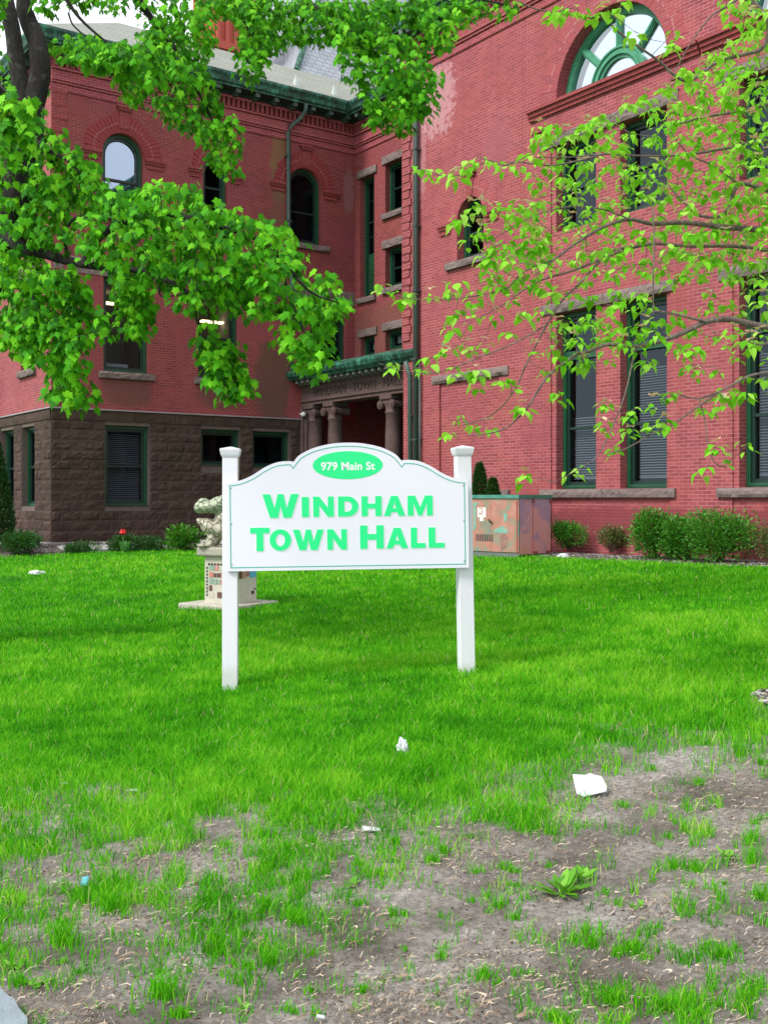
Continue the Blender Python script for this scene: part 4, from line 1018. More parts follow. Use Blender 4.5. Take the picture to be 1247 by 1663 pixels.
# determine orientation sign of offset
area = sum(prof_[i][0] * prof_[(i + 1) % len(prof_)][1] - prof_[(i + 1) % len(prof_)][0] * prof_[i][1] for i in range(len(prof_)))
sg_n = 1 if area < 0 else -1
M_SIGN = simple('sign_white', (.77, .77, .86), (.75, .75, .84), 2, .4, .015, .001)
M_LET = simple('letter_green', (.012, .80, .26), (.012, .79, .25), 2, .45)
M_LSH = simple('letter_drop_grey', (.62, .69, .70), (.61, .68, .69), 2, .5)
M_LINE = simple('sign_line_green', (.07, .42, .30), (.08, .44, .32), 2, .5)
mb = MB(); flat(mb, prof_, (), -.022, 0, PM); panel = mb.build('panel', M_SIGN, sg)
mb = MB(); flat(mb, offset(prof_, 14 * sg_n), [offset(prof_, 18.5 * sg_n)], -.001, .0012, PM); mb.build('border_line', M_LINE, panel)
el = [(224 - 224 + 157 * math.cos(t), 468 + 63 * math.sin(t)) for t in [2 * math.pi * i / 64 for i in range(64)]]
mb = MB(); flat(mb, [(x + 1, y) for x, y in el], (), -.001, .0014, PM); mb.build('address_oval', M_LET, panel)
M_LW = simple('letter_white', (.82, .85, .86), (.82, .85, .86), 2, .45)
textmesh('979 Main St', .083, 'address_lettering', M_LW, panel, PM @ Matrix.Translation((1 * SC, (468 - 21) * SC, .0018)), .0006, .0022, .98, spacing=1.04)
def ell(cx_, cy_, rx, ry, n=28): return [(cx_ + rx * math.cos(2 * math.pi * i / n), cy_ + ry * math.sin(2 * math.pi * i / n)) for i in range(n)]
GL = {
 'W': (1.5, [(0, 1), (.32, 1), (.50, .40), (.63, 1), (.87, 1), (1.0, .40), (1.18, 1), (1.5, 1), (1.19, 0), (.86, 0), (.75, .50), (.64, 0), (.31, 0)], []),
 'M': (1.2, [(0, 0), (0, 1), (.36, 1), (.60, .42), (.84, 1), (1.2, 1), (1.2, 0), (.92, 0), (.92, .60), (.69, 0), (.51, 0), (.28, .60), (.28, 0)], []),
 'N': (1.0, [(0, 0), (0, 1), (.30, 1), (.71, .44), (.71, 1), (1, 1), (1, 0), (.70, 0), (.29, .56), (.29, 0)], []),
 'I': (.34, [(0, 0), (0, 1), (.34, 1), (.34, 0)], []),
 'H': (1.0, [(0, 0), (0, 1), (.31, 1), (.31, .63), (.69, .63), (.69, 1), (1, 1), (1, 0), (.69, 0), (.69, .38), (.31, .38), (.31, 0)], []),
 'A': (1.06, [(0, 0), (.36, 1), (.70, 1), (1.06, 0), (.73, 0), (.67, .18), (.38, .18), (.32, 0)], [[(.45, .38), (.61, .38), (.53, .68)]]),
 'T': (.84, [(.27, 0), (.27, .76), (0, .76), (0, 1), (.84, 1), (.84, .76), (.57, .76), (.57, 0)], []),
 'L': (.74, [(0, 0), (0, 1), (.31, 1), (.31, .24), (.74, .24), (.74, 0)], []),
 'O': (1.08, ell(.54, .5, .54, .52), [ell(.54, .5, .23, .29)]),
 'D': (1.0, [(0, 0), (0, 1), (.46, 1)] + [(.46 + .54 * math.sin(t), .5 + .5 * math.cos(t)) for t in [math.pi * i / 18 for i in range(1, 18)]] + [(.46, 0)],
       [[(.31, .24), (.31, .76), (.43, .76)] + [(.43 + .26 * math.sin(t), .5 + .26 * math.cos(t)) for t in [math.pi * i / 12 for i in range(1, 12)]] + [(.43, .24)]]),
}
LINES = [('W', -382, -220, 236, 106), ('I', -207, -175, 238, 90), ('N', -156, -64, 238, 91), ('D', -45, 46, 238, 90), ('H', 60, 150, 238, 90), ('A', 160, 256, 238, 90), ('M', 267, 380, 238, 90),
         ('T', -438, -352, 88, 105), ('O', -352, -256, 90, 93), ('W', -248, -110, 90, 92), ('N', -95, -7, 90, 92), ('H', 52, 158, 92, 105), ('A', 170, 267, 92, 92), ('L', 280, 346, 92, 92), ('L', 360, 432, 92, 92)]
lm = MB(); ls = MB()
for ch_, x0, x1, yb, h in LINES:
    w_, o_, hs_ = GL[ch_]; f = lambda p: (x0 + p[0] / w_ * (x1 - x0), yb + p[1] * h)
    O_ = [f(p) for p in o_]; Hh = [[f(p) for p in q] for q in hs_]
    flat(lm, O_, Hh, -.001, .0022, PM)
    flat(ls, [(x + 5, y - 5) for x, y in O_], [[(x + 5, y - 5) for x, y in q] for q in Hh], -.001, .0012, PM)
lm.build('lettering', M_LET, panel); ls.build('letter_drop', M_LSH, panel)
# screws
mb = MB()
for x in (-520, 520):
    for y in (370, 210, 30): flat(mb, ell(x, y, 3, 3, 10), (), 0, .002, PM)
mb.build('screws', simple('screw_metal', (.3, .3, .3), None, 2, .4, metal=.8), panel)
def post(px_top, px_bot, ytop, ybot, Y, w, twist):
    t = at(px_top, ytop, Y); b = at(px_bot, ybot, Y); M = Matrix.Rotation(math.radians(twist), 4, 'Z')
    axis = (t - b).normalized(); L = (t - b).length
    X_ = M @ Vector((1, 0, 0)); Y_ = axis.cross(X_).normalized(); X_ = Y_.cross(axis)
    T = Matrix((X_, Y_, axis)).transposed().to_4x4(); T.translation = b - sg.location
    m = MB(); m.box((-w / 2, -w / 2, -.3), (w / 2, w / 2, L - .05), T); p_ = m.build('post', M_WHITE, sg, bevel=.004)
    m = MB(); 
    for (s0, z0, s1, z1) in ((.54, -.062, .60, -.045), (.60, -.045, .66, -.012), (.66, -.012, .66, .0), (.66, .0, .0, .018)):
        for i in range(4):
            c = [(1, 1), (-1, 1), (-1, -1), (1, -1)]; a, d = c[i], c[(i + 1) % 4]
            q = [T @ Vector((a[0] * s0 * w, a[1] * s0 * w, L + z0)), T @ Vector((d[0] * s0 * w, d[1] * s0 * w, L + z0)), T @ Vector((d[0] * s1 * w, d[1] * s1 * w, L + z1)), T @ Vector((a[0] * s1 * w, a[1] * s1 * w, L + z1))]
            m.face(q if s1 > 0 else q[:3])
    m.build('post_cap', M_WHITE, p_)
post(374.5, 374, 729, 1122, PY + .035, .114, 3)
post(750.5, 757.5, 727, 1101, PY + .155, .112, 11)

# ------------------------------------------------------------ mosaic frog statue
st = empty('frog_statue', gp(372, 985), 0, label='mosaic frog head with open mouth on a tiled pedestal behind the sign', cat='statue')
sy = st.location.y; sz = st.location.z; sx_ = st.location.x
k = NT('mosaic_pale'); v = k.coord(); vo = k.n('ShaderNodeTexVoronoi'); vo.feature = 'DISTANCE_TO_EDGE'; vo.inputs['Scale'].default_value = 13; k.l(v, vo.inputs['Vector'])
vc = k.n('ShaderNodeTexVoronoi'); vc.inputs['Scale'].default_value = 13; k.l(v, vc.inputs['Vector'])
sp = k.n('ShaderNodeSeparateXYZ'); k.l(v, sp.inputs[0])
base_c = k.mix(k.ramp(k.math('MULTIPLY', k.math('SUBTRACT', sp.outputs[2], 1.13), 20), [(0, 0.), (1, 1.)]), (.52, .47, .36), (.36, .46, .28))
bc = k.n('ShaderNodeRGBToBW'); k.l(vc.outputs['Color'], bc.inputs[0]); c = k.mix(k.math('MULTIPLY', bc.outputs[0], .45), base_c, (.62, .62, .52))
c = k.mix(k.ramp(vo.outputs['Distance'], [(.02, 1.), (.06, 0.)]), c, (.13, .13, .10)); c = k.mix(k.math('MULTIPLY', k.noise(5, 4, v), .35), c, (.22, .21, .16))
k.l(c, k.b.inputs['Base Color']); k.b.inputs['Roughness'].default_value = .5; k.bump(k.ramp(vo.outputs['Distance'], [(.0, 0.), (.08, 1.)]), .9, .012); M_MOS = k.m
M_CONC = simple('old_concrete', (.50, .46, .38), (.36, .34, .29), 5, .9, .5, .01)
M_PLAST = simple('pedestal_plaster', (.60, .57, .47), (.50, .48, .40), 5, .85, .3, .006)
s_px = sy / F_PX   # metres per pixel there
def L_(px, py, dy=0): return Vector(((px - CX) * s_px - sx_, dy, EYE - (py - CY) * s_px - sz))
# frog as joined blobs, remeshed to one skin
def blobs(name, bl, mat, parent, vox=.018):
    bm = bmesh.new()
    for (c, r, rot) in bl:
        M = Matrix.Translation(c) @ Matrix.Rotation(rot, 4, 'Y') @ Matrix.Diagonal((*r, 1)); bmesh.ops.create_icosphere(bm, subdivisions=3, radius=1, matrix=M)
    me = bpy.data.meshes.new(name); bm.to_mesh(me); bm.free(); me.materials.append(mat); o = bpy.data.objects.new(name, me); COL.objects.link(o); o.parent = parent
    md = o.modifiers.new('r', 'REMESH'); md.mode = 'VOXEL'; md.voxel_size = vox; md.use_smooth_shade = True
    md = o.modifiers.new('s', 'SMOOTH'); md.iterations = 4; md.factor = .6
    return o
V3 = Vector
body = [(L_(343, 823), (.19, .20, .085), -.05), (L_(325, 824), (.075, .15, .082), 0), (L_(330, 815, -.05), (.06, .09, .05), 0), (L_(330, 815, .08), (.06, .09, .05), 0), (L_(360, 818), (.15, .17, .10), 0),
        (L_(347, 857), (.19, .20, .095), .55), (L_(360, 860), (.17, .20, .125), .2), (L_(328, 849), (.085, .15, .04), .75), (L_(340, 857), (.12, .17, .09), .6), (L_(385, 845), (.23, .22, .19), 0), (L_(400, 862), (.20, .24, .16), 0), (L_(362, 842), (.10, .17, .10), 0),
        (L_(366, 811, -.12), (.065, .06, .065), 0), (L_(366, 811, .12), (.065, .06, .065), 0),
        (L_(346, 876, -.08), (.07, .07, .085), .2), (L_(334, 885, -.13), (.10, .07, .03), 0), (L_(352, 873, .10), (.055, .055, .085), .25), (L_(346, 884, .12), (.075, .06, .03), 0),
        (L_(405, 872, -.2), (.16, .08, .09), 0), (L_(405, 872, .2), (.16, .08, .09), 0)]
fro = blobs('frog', body, M_MOS, st)
m = MB(); 
bm = bmesh.new(); bmesh.ops.create_icosphere(bm, subdivisions=2, radius=.035, matrix=Matrix.Translation(L_(367, 811, -.165))); me = bpy.data.meshes.new('eye'); bm.to_mesh(me); bm.free(); me.materials.append(simple('frog_eye', (.02, .02, .02), None, 2, .2)); o = bpy.data.objects.new('eye', me); COL.objects.link(o); o.parent = fro
mx_ = MB(); 
def rotbox(mb, cpt, hx, hy, z0, z1, rz, jit=0):
    M = Matrix.Translation(cpt) @ Matrix.Rotation(rz, 4, 'Z'); mb.box((-hx, -hy, z0), (hx, hy, z1), M)
cz = L_(372, 985).z
RZ = math.radians(-24)
PCX = L_(374, 985).x
m = MB(); rotbox(m, V3((PCX, .05, 0)), .235, .235, .02, L_(0, 902).z, RZ); ped = m.build('pedestal', M_PLAST, st, bevel=.01)
m = MB(); rotbox(m, V3((PCX, .05, 0)), .315, .30, L_(0, 902).z, L_(0, 888).z, RZ); m.build('pedestal_cap', M_CONC, st, bevel=.02)
m = MB(); rotbox(m, V3((PCX - .02, .05, 0)), .45, .45, -.05, .055, RZ - .15); m.build('base_slab', M_CONC, st, bevel=.02)
# mosaic tesserae on the two visible pedestal faces
random.seed(5); TC = [(.42, .50, .36), (.55, .50, .38), (.65, .62, .52), (.62, .25, .20), (.70, .30, .28), (.30, .42, .34), (.55, .40, .28), (.16, .08, .07), (.6, .58, .5)]
tm = {}
def tess(face, u0, u1, z0, z1, col):
    key = col; m = tm.setdefault(key, MB()); M = Matrix.Translation(V3((PCX, .05, 0))) @ Matrix.Rotation(RZ, 4, 'Z') @ (Matrix.Rotation(0, 4, 'Z') if face == 0 else Matrix.Rotation(math.radians(90), 4, 'Z'))
    m.box((u0, -.241, z0), (u1, -.233, z1), M)
Hh = L_(0, 902).z
def tile_face(face):
    z = .10
    # black broken border
    for s in (-.205, .19):
        z = .14
        while z < Hh - .12:
            tess(face, s, s + .018, z, z + .025, (.02, .02, .02)); z += .042
    u = -.18
    while u < .17: tess(face, u, u + .028, Hh - .115, Hh - .093, (.02, .02, .02)); u += .044
    z = .12
    while z < Hh - .16:
        u = -.165
        while u < .15:
            w_ = U(.035, .08); h_ = U(.04, .075)
            if random.random() < .85: tess(face, u, min(u + w_, .17), z, z + h_, random.choice(TC))
            u += w_ + .01
        z += .085
tile_face(0)
for (u0, u1, z0, z1, c_) in ((-.22, -.12, .36, .47, (.16, .06, .06)), (-.10, -.02, .36, .47, (.5, .3, .2)), (.06, .21, .36, .50, (.12, .50, .75)), (-.01, .05, .38, .5, (.4, .2, .2)), (.1, .16, .15, .19, (.05, .05, .05)), (.17, .2, .2, .22, (.05, .05, .05))):
    tess(1, u0, u1, z0, z1, c_)
allm = MB(); idx_ = []
for i, (c_, m) in enumerate(tm.items()):
    b0_ = len(allm.v); allm.v += m.v; allm.f += [tuple(j + b0_ for j in f) for f in m.f]; allm.uv += m.uv; idx_ += [i] * len(m.f)
mo = allm.build('mosaic', None, ped)
for i, c_ in enumerate(tm): mo.data.materials.append(simple('tile_%d' % i, c_, tuple(x * .8 for x in c_), 20, .4))
mo.data.polygons.foreach_set('material_index', idx_)
# loose plaque leaning on the pedestal
pl = empty('tile_plaque', gp(348, 984) + Vector((.0, .05, .07)), 0, label='small blue and white tile panel leaning against the frog pedestal', cat='tile')
m = MB(); PT = Matrix.Rotation(math.radians(-35), 4, 'X') @ Matrix.Rotation(math.radians(24), 4, 'Y'); PT = Matrix.Rotation(math.radians(-20), 4, 'Z') @ PT
m.box((-.07, -.008, 0), (.07, .008, .21), PT); bk = m.build('backing', simple('plaque_white', (.62, .72, .72), None, 3, .4), pl)
m = MB(); random.seed(9)
for i in range(4):
    for j in range(6):
        if random.random() < .6: m.box((-.06 + i * .031, -.012, .012 + j * .032), (-.035 + i * .031, -.007, .036 + j * .032), PT)
m.build('tiles', simple('plaque_tile', (.02, .10, .16), (.05, .25, .25), 20, .4), pl)

# ------------------------------------------------------------ painted utility cabinet
cb_c = at(842, 908, 21.3); cb_c.z = float(ground(cb_c.x, cb_c.y))
cab = empty('utility_cabinet', cb_c, 0, label='painted metal utility cabinet with green lid, pink and purple mural', cat='utility cabinet')
e1 = V3((-.72, .694, 0)); e2 = V3((.694, .72, 0)); L1, L2, HC = 1.17, 1.07, 1.16
k = NT('mural_front'); v = k.coord('UV')
n1 = k.noise(2.6, 3, v, .5, .6); n2 = k.noise(5, 4, v, .6, 1.0)
c = k.ramp(n1, [(.30, (.12, .25, .21)), (.42, (.30, .23, .16)), (.52, (.44, .18, .14)), (.62, (.46, .23, .18)), (.74, (.22, .28, .21))])
c = k.mix(k.math('MULTIPLY', k.ramp(n2, [(.5, 0.), (.7, 1.)]), .5), c, (.20, .16, .14)); k.l(c, k.b.inputs['Base Color']); k.b.inputs['Roughness'].default_value = .6; M_MUR1 = k.m
k = NT('mural_side'); v = k.coord('UV'); n1 = k.noise(1.9, 4, v, .6, .5); n2 = k.noise(34, 3, v, .8, 1.5); sp = k.n('ShaderNodeSeparateXYZ'); k.l(v, sp.inputs[0])
f = k.math('ADD', n1, k.math('MULTIPLY', sp.outputs[1], .22)); c = k.ramp(f, [(.42, (.70, .30, .26)), (.58, (.70, .34, .34)), (.70, (.44, .28, .42)), (.85, (.52, .40, .46))])
c = k.mix(k.math('MULTIPLY', k.ramp(n2, [(.52, 0.), (.60, 1.)]), k.math('MULTIPLY', k.ramp(n1, [(.45, 0.), (.6, 1.)]), .6)), c, (.10, .06, .16)); k.l(c, k.b.inputs['Base Color']); k.b.inputs['Roughness'].default_value = .6; M_MUR2 = k.m
FK = WF(V3((0, 0, 0)) + e1 * L1, -e1); FR = WF((0, 0, 0), e2)   # left face, right face
m = MB(); FK.box(m, 0, L1, .10, HC, -.03, 0); bx_ = m.build('front_face', M_MUR1, cab)
m = MB(); FR.box(m, 0.032, L2, .06, HC, -L1 + .01, -.0); m.build('side_face', M_MUR2, cab)
m = MB(); FK.box(m, .02, L1 - .02, -.15, .10, -L2 + .05, -.02); m.build('plinth', simple('plinth_grey', (.16, .18, .17), None, 5, .8), cab)
m = MB(); c4 = [e1 * -.03 + e2 * -.03, e1 * -.03 + e2 * (L2 + .03), e1 * (L1 + .03) + e2 * (L2 + .03), e1 * (L1 + .03) + e2 * -.03]
for i in range(4): a, b = c4[i], c4[(i + 1) % 4]; m.face([a + V3((0, 0, HC - .0)), b + V3((0, 0, HC)), b + V3((0, 0, HC + .07)), a + V3((0, 0, HC + .07))])
m.face([q + V3((0, 0, HC + .07)) for q in c4]); m.face([q + V3((0, 0, HC)) for q in c4]); m.build('lid', simple('lid_green', (.10, .30, .22), (.03, .18, .15), 5, .6), cab)
m = MB()
for i in range(10): FK.box(m, .11 + i * .045, .13 + i * .045, .30, .44, .001, .006)
m.build('vent_slots', M_DARK, cab)
m = MB(); FK.box(m, .14, .36, .78, .98, .001, .005); FK.box(m, .20, .30, .70, .78, .001, .005); stk = m.build('sticker', simple('sticker_white', (.75, .73, .72)), cab)
m = MB(); FK.box(m, .17, .28, .955, .968, .005, .008); FK.box(m, .17, .27, .85, .862, .005, .008); FK.box(m, .265, .277, .87, .94, .005, .008); m.build('sticker_marks', simple('sticker_red', (.6, .06, .05)), stk)
for shp in ([(.56, .52), (.76, .62), (.92, .52), (.90, .47), (.58, .48)], [(.04, .5), (.10, .55), (.10, 1.02), (.2, 1.06), (.03, 1.08)], [(.80, .86), (.9, .86), (.87, .70), (.82, .70)]):
    m = MB(); FK.prism(m, shp, .001, .004); m.build('mural_shape', simple('teal_paint', (.12, .36, .30), (.26, .40, .32), 8, .6), cab)
m = MB(); FK.prism(m, [(.74, .12), (.72, .42), (.80, .47), (.92, .42), (.88, .2)], .001, .004); m.build('mural_tree', simple('mural_brown', (.16, .10, .10), (.4, .2, .15), 9, .7), cab)
m = MB(); FK.box(m, .475, .483, .12, 1.04, .001, .006); FK.box(m, L1 - .045, L1 - .03, .1, HC - .04, .001, .02); FR.box(m, L2 * .42, L2 * .42 + .012, .08, HC - .01, .0, .012); m.build('door_seams', simple('seam', (.55, .12, .10)), cab)
m = MB(); m.tube([FK.p(.44, .74, .03), FK.p(.5, .70, .05), FK.p(.54, .68, .03)], .016, 8); m.build('handle', M_SASH, cab)
for u in (.52, .97):
    m = MB(); FR.box(m, u - .05, u + .05, .07, .11, 0, .05); m.build('foot_bracket', simple('rust', (.35, .07, .05)), cab)
for u in (L2 * .44, L2 * .99):
    m = MB(); FR.box(m, u - .03, u + .0, HC - .09, HC - .01, 0, .04); m.build('hinge', simple('rust', (.35, .07, .05)), cab)

# ------------------------------------------------------------ leaves
def leaf_mesh(name, tmpl, tris, pos, tipd, nrm, size, mat, parent=None):
    """tmpl (m,3) with y towards the tip and z the blade normal"""
    n = len(pos); tipd = tipd / np.linalg.norm(tipd, axis=1, keepdims=True)
    xd = np.cross(tipd, nrm); xd /= np.linalg.norm(xd, axis=1, keepdims=True) + 1e-9; zd = np.cross(xd, tipd)
    m = len(tmpl); T = np.array(tmpl)
    kx = RNG.uniform(.72, 1.12, n)[:, None, None]; kz = RNG.uniform(-.3, 2.4, n)[:, None, None]; sk = RNG.uniform(-.18, .18, n)[:, None, None]
    ty_ = T[None, :, 1, None]
    V = pos[:, None, :] + size[:, None, None] * ((T[None, :, 0, None] * kx + sk * ty_ ** 2) * xd[:, None, :] + ty_ * tipd[:, None, :] + T[None, :, 2, None] * kz * zd[:, None, :])
    F = (np.arange(n)[:, None, None] * m + np.array(tris)[None]).reshape(-1, 3)
    return npmesh(name, V.reshape(-1, 3), [F], mat, parent)
mh = [(0, 0), (.10, -.10), (.36, -.14), (.30, .02), (.50, .06), (.36, .16), (.62, .42), (.44, .40), (.42, .52), (.26, .42), (.27, .66), (.15, .68), (0, 1.0)]
ml = mh + [(-x, y) for x, y in reversed(mh[1:-1])]
MAPLE = [(0, .22, .03)] + [(x, y, -.28 * abs(x) ** 1.5 - .16 * max(0, y - .3) ** 1.5) for x, y in ml]
MAPT = [(0, i + 1, (i + 1) % len(ml) + 1) for i in range(len(ml))]
dh = [(0, 0), (.20, .06), (.36, .26), (.38, .44), (.26, .68), (.08, .88), (0, 1.04)]
dl = dh + [(-x, y) for x, y in reversed(dh[1:-1])]
DOG = [(0, .4, 0)] + [(x, y, .22 * abs(x) - .22 * y * y) for x, y in dl]; DOGT = [(0, i + 1, (i + 1) % len(dl) + 1) for i in range(len(dl))]
OVAL = [(0, 0, 0), (.22, .35, .03), (.16, .75, 0), (0, 1, -.03), (-.16, .75, 0), (-.22, .35, .03)]; OVT = [(0, 1, 5), (1, 2, 5), (2, 4, 5), (2, 3, 4)]

def inpoly(x, y, poly):
    c = False; j = len(poly) - 1
    for i in range(len(poly)):
        xi, yi = poly[i]; xj, yj = poly[j]
        if (yi > y) != (yj > y) and x < (xj - xi) * (y - yi) / (yj - yi) + xi: c = not c
        j = i
    return c

def bez(pts, sub=6):
    out = []
    for i in range(len(pts) - 1):
        p0 = pts[max(i - 1, 0)]; p1 = pts[i]; p2 = pts[i + 1]; p3 = pts[min(i + 2, len(pts) - 1)]
        for j in range(sub):
            t = j / sub; out.append(.5 * ((2 * p1) + (p2 - p0) * t + (2 * p0 - 5 * p1 + 4 * p2 - p3) * t * t + (3 * p1 - p0 - 3 * p2 + p3) * t ** 3))
    return out + [pts[-1]]

class Tree:
    def __init__(s): s.nodes = []; s.mb = MB()
    def limb(s, pts, r0, r1, sub=6, n=8, wob=0.0):
        P_ = bez([Vector(p) for p in pts], sub)
        if wob: P_ = [p + noise.noise_vector(p * 2.3) * wob for p in P_]
        m = len(P_); s.mb.tube(P_, [r0 + (r1 - r0) * i / (m - 1) for i in range(m)], n)
        s.nodes += P_
    def attach(s, targets, r=.004, sag=.06, n=5, add=True, kmax=9):
        """join each target to the nearest wood already there by a thin curved twig; nearest first"""
        T = np.array([tuple(t) for t in targets]); N = [np.array(p) for p in s.nodes]
        NA = np.array(N); D = np.sqrt(((T[:, None] - NA[None]) ** 2).sum(2)); best = D.min(1); arg = D.argmin(1)
        done = np.zeros(len(T), bool); allN = list(NA)
        for _ in range(len(T)):
            b = np.where(done, 1e9, best); i = int(b.argmin()); done[i] = True
            a = Vector(allN[arg[i]]); t = Vector(T[i]); d = (t - a).length
            mid = a.lerp(t, .5) + Vector((0, 0, sag * d)) + Vector((U(-1, 1), U(-1, 1), U(-1, 1))) * .08 * d
            k_ = max(2, min(kmax, int(d / .12))); path = [a.lerp(mid, j / k_).lerp(mid.lerp(t, j / k_), j / k_) for j in range(k_ + 1)]
            rr = r * (1 + min(2.2, d * 1.1)); s.mb.tube(path, [rr + (r * .55 - rr) * j / k_ for j in range(k_ + 1)], n, cap=False)
            if add:
                for q in path[1:]:
                    qa = np.array(q); idx = len(allN); allN.append(qa); dd = np.sqrt(((T - qa) ** 2).sum(1)); m = (dd < best) & ~done; best[m] = dd[m]; arg[m] = idx
        s.nodes = [Vector(q) for q in allN]

def bark(name, c1, c2, c3, sc):
    k = NT(name); v = k.coord(); mp = k.n('ShaderNodeMapping'); mp.inputs['Scale'].default_value = (1, 1, .25); k.l(v, mp.inputs[0])
    n1 = k.noise(sc, 6, mp.outputs[0], .7); n2 = k.noise(sc * .35, 5, v, .7)
    c = k.mix(k.ramp(n1, [(.35, 0.), (.65, 1.)]), c1, c2); c = k.mix(k.math('MULTIPLY', k.ramp(n2, [(.55, 0.), (.72, 1.)]), .7), c, c3)
    k.l(c, k.b.inputs['Base Color']); k.b.inputs['Roughness'].default_value = .95; k.bump(n1, 1., .03); return k.m

# ---- maple at the left
random.seed(21)
mt = empty('maple_tree', Vector((-5.0, 10.9, float(ground(-5.0, 10.9)))), 0, label='large maple with dark trunk at left, leafy boughs hanging across the brick wing', cat='tree')
T = Tree()
T.limb([(-5.0, 10.9, 0), (-4.75, 10.7, 1.2), (-4.3, 10.3, 2.6), at(-20, 440, 10.1), at(30, 320, 10.0), at(42, 235, 10.0), at(50, 175, 10.0)], .30, .125, 8, 14, .03)
T.limb([at(44, 195, 10.0), at(30, 120, 10.0), at(22, 60, 10.0), at(12, 0, 10.0), at(-10, -160, 10.0), at(-30, -420, 10.2)], .085, .055, 8, 12, .02)
T.limb([at(52, 180, 10.0), at(66, 120, 10.05), at(62, 70, 10.1), at(46, 30, 10.2), at(42, -10, 10.3), at(60, -200, 10.7), at(120, -420, 11.2)], .105, .055, 8, 12, .02)
T.limb([at(-40, 400, 10.1), at(0, 384, 9.9), at(40, 404, 9.7), at(74, 412, 9.6), at(110, 424, 9.5), at(145, 431, 9.4), at(190, 435, 9.3), at(240, 442, 9.2), at(290, 467, 9.1), at(330, 490, 9.05)], .065, .012, 6, 8, .01)
T.limb([at(140, 431, 9.4), at(142, 408, 9.38), at(160, 385, 9.3), at(200, 360, 9.2), at(260, 345, 9.1), at(330, 360, 9.0), at(400, 380, 8.9), at(450, 410, 8.85), at(500, 470, 8.8), at(545, 490, 8.8)], .045, .006, 6, 7, .01)
T.limb([at(260, 440, 9.2), at(258, 470, 9.2), at(265, 482, 9.2), at(290, 478, 9.2)], .012, .004, 5, 6)
T.limb([at(110, 424, 9.5), at(106, 380, 9.5), at(120, 355, 9.5), at(145, 350, 9.45), at(160, 340, 9.4)], .018, .008, 5, 6)
T.limb([at(-20, 440, 10.0), at(40, 470, 9.6), at(70, 520, 9.4), at(110, 580, 9.3), at(135, 640, 9.2)], .03, .006, 5, 7)
T.limb([at(290, 467, 9.1), at(315, 490, 9.1), at(322, 530, 9.1), at(345, 570, 9.1), at(370, 620, 9.1)], .012, .004, 5, 6)
T.limb([at(450, 410, 8.85), at(470, 480, 8.85), at(500, 550, 8.85), at(525, 595, 8.85)], .014, .004, 5, 6)
# boughs from above the frame
for pts, r in (([at(60, -200, 10.7), at(180, -60, 10.9), at(240, 20, 11.0), at(290, 90, 11.0), at(330, 160, 11.0), at(360, 230, 11.0)], .05),
               ([at(60, -200, 10.7), at(260, -120, 11.2), at(430, -60, 11.5), at(520, 20, 11.4), at(590, 60, 11.2), at(650, 110, 11.0), at(690, 160, 10.9)], .06),
               ([at(430, -60, 11.5), at(560, -50, 11.6), at(680, -20, 11.6), at(780, 0, 11.6), at(830, 10, 11.6)], .03),
               ([at(260, -120, 11.2), at(350, -20, 11.4), at(400, 40, 11.4), at(410, 90, 11.4)], .03),
               ([at(-10, -160, 10.0), at(90, -30, 9.6), at(130, 30, 9.6), at(190, 80, 9.6)], .03),
               ([at(110, 20, 10.3), at(118, 40, 10.3), at(140, 60, 10.3)], .01),
               ([at(46, 215, 10.0), at(70, 240, 9.7), at(110, 260, 9.6), at(150, 300, 9.5)], .03),
               ([at(0, -300, 10), at(-120, -100, 8.5), at(-60, 60, 7.4), at(20, 160, 6.9)], .03)):
    T.limb(pts, r, .006, 6, 7, .02)
